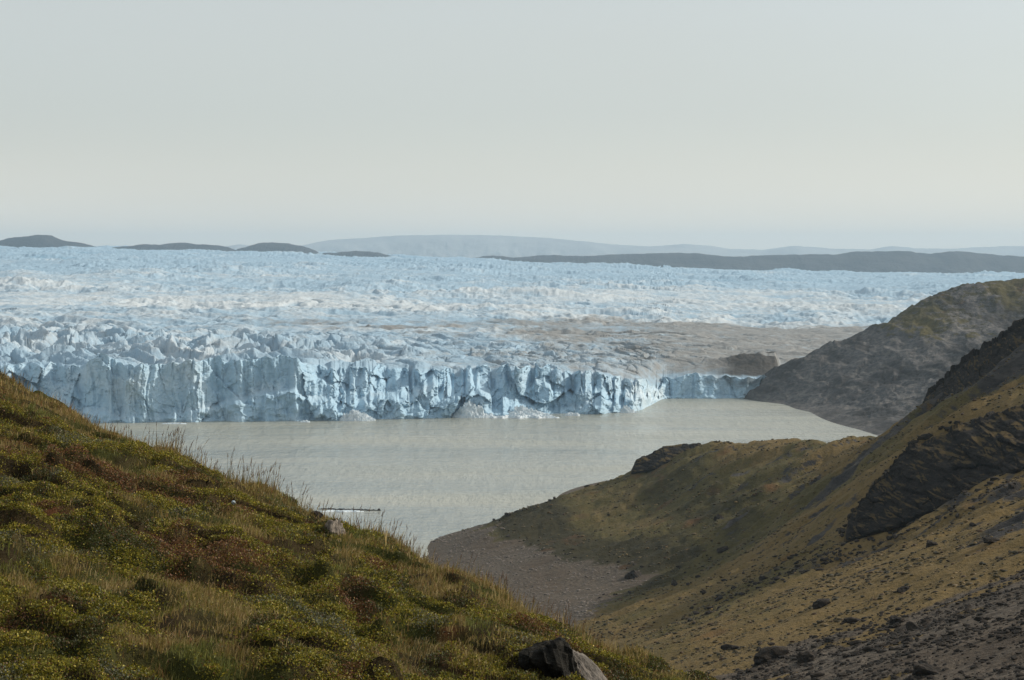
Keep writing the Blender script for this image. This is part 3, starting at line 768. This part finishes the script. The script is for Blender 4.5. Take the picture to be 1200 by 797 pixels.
def rubble(name, label, poly, n, smin, smax, seed, mat, dens=None):
    """stones far too many to count, one mesh"""
    r = np.random.default_rng(seed); p = np.array(poly)
    X = r.uniform(p[:, 0].min(), p[:, 0].max(), n * 4); Y = r.uniform(p[:, 1].min(), p[:, 1].max(), n * 4)
    k = (in_poly(X, Y, poly) > r.normal(0, 3, n * 4)) & (np.abs((X / Y * F + CX) - 650) < 620)
    k &= r.random(n * 4) < sst(-.35, .3, fbm(X / 12, Y / 12, 3, seed)) * .9 + .1
    X, Y = X[k][:n], Y[k][:n]; n = len(X); Z = hillside_z(X, Y)
    v, f = ico(1); s = smin * (smax / smin) ** (r.random(n) ** 2.2) * .5
    jit = 1 + r.normal(0, .16, (n, len(v), 1))
    sc = s[:, None, None] * np.stack([r.uniform(.8, 1.5, n), r.uniform(.8, 1.4, n), r.uniform(.4, .8, n)], -1)[:, None]
    V = v[None] * jit * sc + np.stack([X, Y, Z + s * .1], -1)[:, None]
    o = make_obj(name, V.reshape(-1, 3), (f[None] + (np.arange(n) * len(v))[:, None, None]).reshape(-1, 3), mat, smooth=False)
    tag(o, label, name.replace('_', ' '), kind='stuff')
rubble('rubble', 'countless small stones covering the stony ground at lower right', GRAVEL2, 9000, .14, .8, 71, M_ROCK)
rubble('gravel', 'countless pale stones over the gravel flat beside the lake', GRAVEL1, 5000, .3, 1.3, 73, M_STONE)
rubble('scree', 'broken dark stones strewn below the big shaded rock face', ROCKY3, 1600, .3, 1.6, 75, M_ROCK)

def tussocks(n=52000, seed=77):
    r = np.random.default_rng(seed)
    Y = 190 * (870 / 190) ** (r.random(n * 3) ** .8); U = r.uniform(540, 1225, n * 3); X = (U - CX) / F * Y
    ok = (in_poly(X, Y, GRAVEL1) < -3) & (in_poly(X, Y, GRAVEL2) < -2)
    ok &= r.random(n * 3) < .04 + .96 * sst(-.2, .3, fbm((X + Y * .3) / 26, (Y - X * .35) / 6, 4, 317))
    X, Y = X[ok][:n], Y[ok][:n]; n = len(X); Z = hillside_z(X, Y)
    v, f = ico(1); s = (.10 + .62 * r.random(n) ** 3.2) * (.6 + Y / 900)
    sc = s[:, None, None] * np.stack([r.uniform(.7, 1.6, n), r.uniform(.7, 1.4, n), r.uniform(.35, .75, n)], -1)[:, None] * .6
    V = v[None] * (1 + r.normal(0, .2, (n, len(v), 1))) * sc + np.stack([X, Y, Z], -1)[:, None]
    col = pick([(.075, .056, .025), (.11, .080, .032), (.045, .038, .017), (.17, .115, .046), (.085, .05, .024)], [.3, .25, .2, .15, .1], n, r) * np.exp(r.normal(0, .25, (n, 1)))
    o = make_obj('tussocks', V.reshape(-1, 3), (f[None] + (np.arange(n) * len(v))[:, None, None]).reshape(-1, 3), M_LEAF, {'tint': np.repeat(col, len(v), 0)}, smooth=True)
    tag(o, 'low grass tussocks and dwarf shrubs dotted over the tan slope and spur', 'tussocks', kind='stuff')
tussocks()

# ------------------------------------------------------------------ ice fragments and the bar in the lake
def ice_heap(u, v, wpx, hpx, label, seed, name='ice_heap', cat='ice heap', depth=.6, lumps=26):
    d = CAMZ * F / (v - YH); W = wpx / F * d; Hh = hpx / F * d
    r = np.random.default_rng(seed)
    n, m = 150, 90
    gx, gy = np.meshgrid(np.linspace(-1, 1, n), np.linspace(-1, 1, m))
    rad = np.hypot(gx, gy)
    env = np.clip(1 - rad ** 2, 0, 1) ** .7 * (.75 + .25 * np.cos(gx * 3 + 1))
    f1, f2, c = voronoi(gx * W / 9, gy * W * depth / 9, seed)
    g1, g2, c2 = voronoi(gx * W / 3.5, gy * W * depth / 3.5, seed + 1)
    z = env * Hh * (.35 + .6 * c + .35 * (c2 - .5)) + fbm(gx * W / 4, gy * W / 4, 4, seed + 2, .6) * 2.4 * (env > .02) - .4
    x0 = azim(u) * d
    V = np.stack([x0 + gx * W / 2, d + gy * W * depth / 2, z], -1).reshape(-1, 3)
    o = make_obj(name, V, grid_faces(m, n), M_SNOWICE, smooth=False)
    tag(o, label, cat)
ice_heap(557, 489.0, 56, 20, 'white heap of collapsed ice at the cliff foot, left of the long brash strip', 601)
ice_heap(418, 493.0, 44, 17, 'white heap of collapsed ice below the middle of the ice cliff', 605)
ice_heap(736, 484.0, 22, 9, 'sunlit heap of collapsed ice under the right corner of the cliff', 609)
ice_heap(615, 487.8, 66, 13, 'low rounded ice block in front of the smooth cliff face', 613)
def floe(u, v, wpx, dep, label, seed, thick=.35):
    d = CAMZ * F / (v - YH); W = wpx / F * d
    n, m = 120, 40
    gx, gy = np.meshgrid(np.linspace(-1, 1, n), np.linspace(-1, 1, m))
    yy = gy * dep / 2 * (1 + .5 * perlin(gx * W / 9, gx * 0, seed)) + perlin(gx * W / 14, gx * 0 + 4, seed) * dep * .4
    e = np.clip(1 - np.hypot(gx, gy) ** 4, 0, 1)
    z = thick * (e ** .5) * (.3 + 1.4 * np.clip(fbm(gx * W / 3, gy * dep / 2, 3, seed) + .45, 0, 1)) - .05
    V = np.stack([azim(u) * d + gx * W / 2, d + yy, z], -1).reshape(-1, 3)
    o = make_obj('ice_floe', V, grid_faces(m, n), M_SNOWICE, smooth=False)
    tag(o, label, 'floating ice')
floe(614, 490.0, 84, 9, 'long white strip of floating brash ice below the smooth cliff face', 621, 1.4)
floe(671, 487.2, 18, 6, 'short white strip of floating brash ice right of the long one', 623, 1.6)
floe(203, 497.2, 30, 4, 'thin white strip of brash ice under the left cliff beside the grassy slope', 625, .7)
floe(357, 495.0, 12, 4, 'tiny white scrap of floating ice below the middle of the cliff', 627, .9)
floe(400, 600.5, 52, 5, 'pale strip of floating ice scraps in front of the dark bar', 629, .45)

def shoal():
    d = CAMZ * F / (598.5 - YH); L = 78 / F * d
    n, m = 200, 24
    gx, gy = np.meshgrid(np.linspace(-1, 1, n), np.linspace(-1, 1, m))
    wd = (1.1 + .8 * perlin(gx * 6, gx * 0, 31)) * np.clip(1 - gx ** 6, 0, 1)
    x = azim(408) * d + gx * L / 2; y = d + gx * 0 + gy * wd + perlin(gx * 4, gx * 0 + 2, 32) * 1.6 - gx * 3
    z = np.clip(1 - gy ** 2, 0, 1) * np.clip(1 - gx ** 8, 0, 1) * (.5 + .35 * perlin(gx * 14, gy, 33) + .25 * perlin(gx * 40, gy * 2, 34)) - .12
    z = z + 1.0 * np.exp(-((gx - .93) / .035) ** 2) * np.clip(1 - gy ** 2, 0, 1)
    o = make_obj('gravel_bar', np.stack([x, y, z], -1).reshape(-1, 3), grid_faces(m, n), M_BAR)
    tag(o, 'thin dark stony bar barely above the lake, behind the grassy crest', 'gravel bar')
shoal()

# ------------------------------------------------------------------ foreground slope
cF = [P(0, 434, 27), P(100, 494, 26), P(200, 536, 25), P(300, 571, 24), P(400, 616, 23), P(500, 654, 21.5), P(600, 699, 20), P(700, 746, 18.5), P(820, 799, 17.5), P(900, 835, 17), P(1000, 880, 17),
      P(-150, 370, 29), P(-320, 290, 31),
      P(0, 797, 13), P(300, 797, 14), P(550, 797, 15), P(750, 797, 17), P(0, 600, 18.5), P(150, 700, 16), P(300, 680, 18), P(450, 720, 18), P(150, 600, 20.5), P(0, 500, 23),
      P(-150, 797, 12.5), P(-150, 560, 19), P(0, 1000, 9.5), P(400, 1000, 10.5), P(700, 950, 12.5), P(1000, 1000, 13), P(-320, 600, 18), P(-320, 900, 11)]
cF += [(0, 0, CAMZ - 1.75), (3, 2, CAMZ - 3.0), (-3, 2, CAMZ - .9), (0, 4, CAMZ - 1.95), (6, 8, CAMZ - 5.4)]
for u, v, d in [(-320, 290, 31), (-150, 370, 29), (0, 434, 27), (100, 494, 26), (200, 536, 25), (300, 571, 24), (400, 616, 23), (500, 654, 21.5), (600, 699, 20), (700, 746, 18.5), (820, 799, 17.5), (1000, 880, 17)]:
    q = P(u, v, d); cF += [(q[0] + .8, q[1] + 2.6, q[2] - 1.35), (q[0] + 2.5, q[1] + 7, q[2] - 5.5), (q[0] + 8, q[1] + 20, q[2] - 18), (q[0] + 20, q[1] + 50, q[2] - 40)]
TF = TPS(cF, .0005, 10.0)

def fg_masks(X, Y):
    wX = X + perlin(X / 1.3, Y / 1.6, 701) * .5; wY = Y + perlin(X / 1.3 + 7, Y / 1.6, 702) * .6
    shrub = fbm(wX / 1.15 + wY * .1, wY / 1.9, 4, 703) * 1.25 + .26 - .34 * sst(-3.0, -.0, (Y - crest_y(X)))
    red = fbm(wX / 1.1 + 4, wY / 1.9, 3, 705)
    return shrub, red

def crest_y(X):
    return np.interp(X, [-11, -9.1, -6.75, -5.4, -4.2, -3.0, -1.92, -.9, 0, .77, 1.6, 2.1], [31, 29, 27, 26, 25, 24, 23, 21.5, 20, 18.5, 17.5, 17])

def hummocks(X, Y):
    wX = X + perlin(X / .9, Y / 1.1, 711) * .3; wY = Y + perlin(X / .9 + 3, Y / 1.1, 712) * .35
    f1, f2, c = voronoi(wX / 1.25, wY / 1.7, 713)
    g1, g2, c2 = voronoi(wX / .5, wY / .62, 714)
    a = np.clip(1 - f1 * 1.25, 0, 1) * (.15 + .85 * c) * .24
    b = np.clip(1 - g1 * 1.2, 0, 1) ** .7 * c2 * .14
    step = fbm(wX / 1.6 - wY * .2, wY / 1.0, 3, 715)
    return (a + b + .06 * step + .13 * sst(.02, .13, step) + fbm(X / .25, Y / .25, 3, 716) * .045) - .14

def fg_z(X, Y):
    cr = np.exp(-((Y - crest_y(X)) / 2.2) ** 2)
    return TF(X, Y) + hummocks(X, Y) * sst(3, 9, Y) * (1 - .35 * cr) - .10 * cr

def build_foreground():
    x = np.concatenate([np.linspace(-34, -9, 60)[:-1], np.linspace(-9, 4.5, 430), np.linspace(4.5, 24, 60)[1:]])
    y = np.concatenate([np.linspace(-6, 9.5, 40)[:-1], np.linspace(9.5, 31, 560), np.linspace(31, 70, 60)[1:]])
    X, Y = np.meshgrid(x, y)
    Z = fg_z(X, Y)
    o = make_obj('foreground_slope', np.stack([X, Y, Z], -1).reshape(-1, 3), grid_faces(*X.shape), M_SOIL)
    tag(o, 'near heath-covered slope falling to the right in the foreground', 'slope', kind='structure')
build_foreground()

def in_view(X, Y, marg=60):
    U = X / Y * F + CX
    return (U > -marg) & (U < 1200 + marg)

def sample_fg(n, seed):
    """points on the visible near slope, denser where it is nearer"""
    r = np.random.default_rng(seed)
    Y = 12.0 + (r.random(n * 2) ** 1.25) * 16.5
    U = r.uniform(-90, 1000, n * 2); X = (U - CX) / F * Y
    keep = (Y < crest_y(X) + 1.2)
    X, Y = X[keep][:n], Y[keep][:n]
    return X, Y, r

def vary(base, n, r, amt):
    c = np.array(base)[None] * np.exp(r.normal(0, amt, (n, 1)))
    return np.clip(c * np.exp(r.normal(0, amt * .35, (n, 3))), 0, .9)

def build_leaves():
    X, Y, r = sample_fg(1500000, 31)
    shrub, red = fg_masks(X, Y)
    pr = sst(-.08, .22, shrub)
    wX = X + perlin(X / .9, Y / 1.1, 711) * .3; wY = Y + perlin(X / .9 + 3, Y / 1.1, 712) * .35
    stp = fbm(wX / 1.6 - wY * .2, wY / 1.0, 3, 715)
    pr = pr * (1 - .5 * np.exp(-((stp - .07) / .045) ** 2))
    k = r.random(len(X)) < pr * .98 + .03
    X, Y, shrub, red = X[k], Y[k], shrub[k], red[k]
    n = len(X)
    Z0 = fg_z(X, Y)
    # cushions: foliage height follows clumpy noise
    f1, f2, c = voronoi(X / .32 + perlin(X / .5, Y / .5, 721) * .4, Y / .36, 722)
    hh = .03 + .085 * np.clip(1 - f1 * 1.25, 0, 1) * (.35 + .65 * c) * sst(-.05, .35, shrub)
    t = r.random(n) ** .55
    Z = Z0 + hh * t
    size = r.uniform(.0075, .0155, n) * (.8 + .2 * Y / 16)
    # leaf frame
    az = r.uniform(0, 2 * np.pi, n); tilt = r.uniform(-.2, 1.15, n)
    d = np.stack([np.cos(az) * np.cos(tilt), np.sin(az) * np.cos(tilt), np.sin(tilt)], -1)
    s = np.cross(d, r.normal(size=(n, 3))); s /= np.linalg.norm(s, axis=1)[:, None] + 1e-9
    b = np.stack([X, Y, Z], -1)
    L = size[:, None] * 1.5; W = size[:, None] * .48
    V = np.stack([b, b + d * L * .5 + s * W, b + d * L, b + d * L * .5 - s * W], 1).reshape(-1, 3)
    kind = fbm(X / .55, Y / .7, 3, 725)
    green = pick([(.205, .180, .020), (.135, .130, .016), (.280, .220, .026), (.072, .076, .013), (.36, .27, .06)], [.34, .28, .20, .16, .02], n, r)
    dark = pick([(.045, .050, .013), (.065, .066, .017), (.09, .05, .022)], [.5, .35, .15], n, r)
    rust = pick([(.150, .062, .026), (.12, .058, .027), (.21, .12, .045), (.08, .055, .022)], [.35, .3, .2, .15], n, r)
    grey = pick([(.15, .15, .095), (.12, .125, .075)], [.5, .5], n, r)
    col = green
    pd = r.random(n); 
    col = np.where((pd < sst(.02, .28, kind))[:, None], dark, col)
    col = np.where((r.random(n) < .08 + .80 * sst(.06, .34, red))[:, None], rust, col)
    col = np.where((r.random(n) < .5 * sst(.25, .4, -red))[:, None], grey, col)
    col = col * np.exp(r.normal(0, .28, (n, 1)))
    o = make_obj('heath', V, np.arange(n * 4).reshape(-1, 4), M_LEAF, {'tint': np.repeat(col, 4, 0)}, smooth=False)
    tag(o, 'low mat of small-leaved green and rusty heath shrubs over the near slope', 'heath', kind='stuff')
build_leaves()

def blades(X, Y, Z, r, hmin, hmax, cols, wts, width=.0032, lean=.45, wind=(.25, -.05)):
    n = len(X)
    h = hmin + (hmax - hmin) * r.random(n) ** 1.5
    az = r.uniform(0, 2 * np.pi, n); ln = np.abs(r.normal(0, lean, n))
    dx = np.cos(az) * ln + wind[0] * r.random(n); dy = np.sin(az) * ln + wind[1]
    b = np.stack([X, Y, Z - .01], -1)
    mid = b + np.stack([dx * h * .3, dy * h * .3, h * .6], -1)
    tip = b + np.stack([dx * h, dy * h, h * (1 - .18 * ln)], -1)
    wa = r.uniform(0, np.pi, n); wv = np.stack([np.cos(wa), np.sin(wa) * .4, 0 * wa], -1) * (width * (Y / 16) * r.uniform(.6, 1.3, n))[:, None]
    V = np.stack([b - wv, b + wv, mid + wv * .75, mid - wv * .75, tip], 1).reshape(-1, 3)
    i = np.arange(n)[:, None] * 5
    Fq = np.concatenate([i + np.array([[0, 1, 2, 3]]), i + np.array([[3, 2, 4, 4]])], 1).reshape(-1, 4)
    col = pick(cols, wts, n, r) * np.exp(r.normal(0, .25, (n, 1)))
    return V, Fq, np.repeat(col, 5, 0)

def tri_obj(name, V, Fq, col):
    """quads and tip triangles given as quads with a doubled last corner"""
    t = np.concatenate([Fq[:, [0, 1, 2]], Fq[Fq[:, 2] != Fq[:, 3]][:, [0, 2, 3]]])
    return make_obj(name, V, t, M_LEAF, {'tint': col}, smooth=False)

STRAW = [(.44, .33, .15), (.29, .205, .075), (.21, .155, .050), (.17, .155, .036), (.23, .11, .045)]
def build_grass():
    X, Y, r = sample_fg(560000, 41)
    shrub, red = fg_masks(X, Y)
    cr = sst(-4.0, -.6, Y - crest_y(X))
    tuft = sst(-.15, .35, fbm(X / .45, Y / .5, 3, 731))
    p = np.clip((1 - sst(-.12, .18, shrub)) * (.30 + .60 * tuft) + .22 * tuft + .45 * cr * tuft, 0, 1)
    k = r.random(len(X)) < p
    X, Y, cr, red = X[k], Y[k], cr[k], red[k]
    n = len(X); Z = fg_z(X, Y)
    V, Fq, col = blades(X, Y, Z, r, .025, .10, STRAW, [.22, .32, .22, .20, .04])
    tuftc = np.repeat(fbm(X / .6, Y / .8, 3, 733), 5)
    col = np.where((tuftc > .22)[:, None], col * np.array([.62, .82, .6]), col)
    col = np.where((tuftc < -.25)[:, None], col * np.array([1.15, 1.15, 1.25]), col)
    o = tri_obj('grass', V, Fq, col)
    tag(o, 'dry straw-coloured grass between the heath shrubs of the near slope', 'grass', kind='stuff')
build_grass()

# ------------------------------------------------------------------ flowering grass tufts along the crest
def grass_tuft(u, spread, nst, hmin, hmax, seed, label, group):
    r = np.random.default_rng(seed)
    x0 = float(np.interp(u, [-150, 0, 100, 200, 300, 400, 500, 600, 700, 820], [-9.06, -6.75, -5.42, -4.17, -3.0, -1.92, -.9, 0, .77, 1.6]))
    y0 = float(crest_y(x0)) + r.uniform(-.4, .25)
    X = x0 + r.normal(0, spread, nst); Y = y0 + r.normal(0, .22, nst)
    Z = fg_z(X, Y)
    root = bpy.data.objects.new('grass_tuft', None); COL.objects.link(root)
    root.location = (x0, y0, float(fg_z(np.array([x0]), np.array([y0]))[0]))
    tag(root, label, 'grass tuft', group)
    off = np.array(root.location)
    nb = nst * 9
    Xb = x0 + r.normal(0, spread * 1.1, nb); Yb = y0 + r.normal(0, .25, nb)
    V, Fq, col = blades(Xb, Yb, fg_z(Xb, Yb), r, .07, .24, STRAW, [.28, .30, .2, .12, .1], .003, .35)
    o = tri_obj('leaf_blades', V - off, Fq, col); o.parent = root; o['kind'] = 'stuff'
    # stems with a feathery seed head
    vs, fs, cs = [], [], []
    hv, hf, hc = [], [], []
    for i in range(nst):
        h = r.uniform(hmin, hmax); lx = r.normal(.12, .10); ly = r.normal(0, .08)
        pts = [np.array([X[i] + lx * h * t ** 1.8, Y[i] + ly * h * t ** 1.8, Z[i] + h * t]) for t in (0, .35, .7, 1.0)]
        c = np.array(STRAW[r.integers(0, 3)]) * r.uniform(.5, .9); k0 = len(vs)
        for j, p in enumerate(pts):
            wd = .0024 * (1 - .45 * j / 3); vs += [p + (-wd, 0, 0), p + (wd * .5, wd, 0), p + (wd * .5, -wd, 0)]; cs += [c] * 3
        for j in range(3):
            a = k0 + j * 3
            for q in range(3): fs.append([a + q, a + (q + 1) % 3, a + 3 + (q + 1) % 3, a + 3 + q])
        top = pts[-1]; dirn = pts[-1] - pts[-2]; dirn /= np.linalg.norm(dirn)
        hl = r.uniform(.05, .095); ch = np.array([(.16, .085, .055), (.23, .15, .085), (.11, .065, .05)][r.integers(0, 3)])
        for s in range(16):
            t = s / 15; a = r.uniform(0, 6.28)
            b = top + dirn * hl * (t - .55); ln = .011 * (1.1 - t)
            out = np.array([math.cos(a), math.sin(a), .9]); out /= np.linalg.norm(out)
            e = b + out * ln; sd_ = np.cross(out, (0, 1, 0)) * .0028; k = len(hv)
            hv += [b - sd_ * .6, b + sd_ * .6, e + sd_, e - sd_]; hf.append([k, k + 1, k + 2, k + 3]); hc += [ch * r.uniform(.7, 1.3)] * 4
    make_obj('stems', np.array(vs) - off, fs, M_LEAF, {'tint': np.array(cs)}, smooth=False, parent=root)['kind'] = 'stuff'
    make_obj('seed_heads', np.array(hv) - off, hf, M_LEAF, {'tint': np.array(hc)}, smooth=False, parent=root)['kind'] = 'stuff'
T_LAB = {0: ('tuft of seeding grass on the crest against the ice', 'grass tufts against the ice'),
         1: ('tuft of seeding grass on the crest against the lake', 'grass tufts against the lake'),
         2: ('tuft of seeding grass on the crest against the gravel flat', 'grass tufts against the gravel flat')}
for i, (u, sp, ns, h0, h1, g) in enumerate([
    (15, .25, 14, .12, .24, 0), (60, .3, 12, .1, .2, 0), (110, .3, 14, .1, .2, 0), (160, .25, 14, .14, .26, 0),
    (195, .16, 20, .2, .36, 1), (210, .12, 22, .22, .40, 1), (228, .2, 16, .16, .30, 1), (255, .2, 16, .14, .27, 1),
    (280, .2, 16, .2, .36, 1), (298, .16, 26, .24, .44, 1), (318, .18, 18, .22, .40, 1), (345, .18, 16, .15, .30, 1),
    (372, .18, 12, .14, .28, 1), (398, .14, 8, .1, .2, 1), (425, .15, 14, .13, .26, 1), (444, .14, 22, .17, .32, 1), (462, .14, 18, .15, .30, 1),
    (482, .16, 16, .12, .27, 1), (505, .16, 10, .08, .18, 2), (548, .2, 14, .1, .22, 2), (580, .18, 18, .14, .28, 2), (612, .16, 16, .12, .26, 2), (650, .18, 20, .14, .28, 2), (690, .2, 14, .1, .2, 2)]):
    grass_tuft(u, sp, ns, h0, h1, 800 + i, *T_LAB[g])

# ------------------------------------------------------------------ rocks on the near slope
def pix_to_fg(u, v, lo=11, hi=30):
    ds = np.linspace(lo, hi, 900); x1, _, z1 = P(u, v, 1.0)
    X = x1 * ds; Z = fg_z(X, ds); L = CAMZ + (z1 - CAMZ) * ds
    k = np.argmax(L < Z); return X[k], ds[k], Z[k]

def fg_rock(u, v, wpx, hpx, label, seed, mat, planes=13, yaw=.3, roll=0., name='rock', sink=.3, depth=.8, rough=.09):
    x, y, z = pix_to_fg(u, v + hpx * .3)
    V, f = rock_mesh(seed, ICO4, planes, rough)
    o = make_obj(name, V, f, mat, smooth=False)
    s = wpx / F * y / 2; h = hpx / F * y / 2
    o.scale = (s, s * depth, h * 1.1); o.rotation_euler = (0, roll, yaw); o.location = (x, y + s * .3, z + h * sink)
    tag(o, label, 'rock')
    return o
fg_rock(652, 774, 76, 56, 'large rough dark boulder half sunk in heath at the bottom of the crest', 911, mat_plain('mossy_black_rock', (.008, .008, .007), (.035, .032, .026), 14, .95, .08, (.07, .06, .04)), 14, .4, .35, sink=.18, rough=.2)
fg_rock(688, 790, 80, 28, 'smooth grey slab sloping down from the large dark boulder', 917, mat_plain('grey_slab_rock', (.10, .088, .075), (.24, .21, .18), 7, .9, .05, (.05, .045, .04), (1, 1, .35)), 12, -.3, .85, sink=.1, depth=.5, rough=.12)
fg_rock(392, 618, 32, 30, 'pale lichen-spotted rock on the crest in front of the dark bar', 921, M_GNEISS, 16, .2, .6, rough=.2)
fg_rock(370, 603, 20, 12, 'small dark stone left of the pale lichen rock on the crest', 924, M_ROCK, 12)
fg_rock(274, 595, 6, 4, 'tiny white quartz stone among the heath near the crest', 927, M_SNOWICE, 10, sink=.05)
fg_rock(197, 553, 12, 7, 'small pale grey stone in the heath under a dark hollow', 929, M_GNEISS, 10)

# ------------------------------------------------------------------ haze
def haze():
    x, y0, y1, z0, z1 = 30000, -3000, 23500, -7.5, 365
    V = [(-x, y0, z0), (x, y0, z0), (x, y1, z0), (-x, y1, z0), (-x, y0, z1), (x, y0, z1), (x, y1, z1), (-x, y1, z1)]
    Fc = [[0, 3, 2, 1], [4, 5, 6, 7], [0, 1, 5, 4], [1, 2, 6, 5], [2, 3, 7, 6], [3, 0, 4, 7]]
    m = bpy.data.materials.new('haze'); m.use_nodes = True; t = m.node_tree; t.nodes.clear()
    out = t.nodes.new('ShaderNodeOutputMaterial'); v = t.nodes.new('ShaderNodeVolumePrincipled')
    v.inputs['Color'].default_value = (.57, .76, .92, 1); v.inputs['Density'].default_value = 4.6e-5; v.inputs['Anisotropy'].default_value = .25
    t.links.new(v.outputs[0], out.inputs['Volume'])
    o = make_obj('haze', V, Fc, m, smooth=False)
    tag(o, 'thin pale summer haze over lake and ice', 'haze', kind='stuff')
haze()

# ------------------------------------------------------------------ render settings
vs = SC.view_settings; vs.view_transform = 'Standard'; vs.look = 'None'; vs.gamma = 1; vs.use_curve_mapping = False; vs.exposure = 0.2
SC.render.engine = 'CYCLES'
cy = SC.cycles
cy.max_bounces = 6; cy.diffuse_bounces = 4; cy.glossy_bounces = 2; cy.transmission_bounces = 2; cy.volume_bounces = 1; cy.transparent_max_bounces = 8
cy.sampling_pattern = 'BLUE_NOISE'; cy.use_denoising = True; cy.denoiser = 'OPENIMAGEDENOISE'; cy.denoising_prefilter = 'ACCURATE'
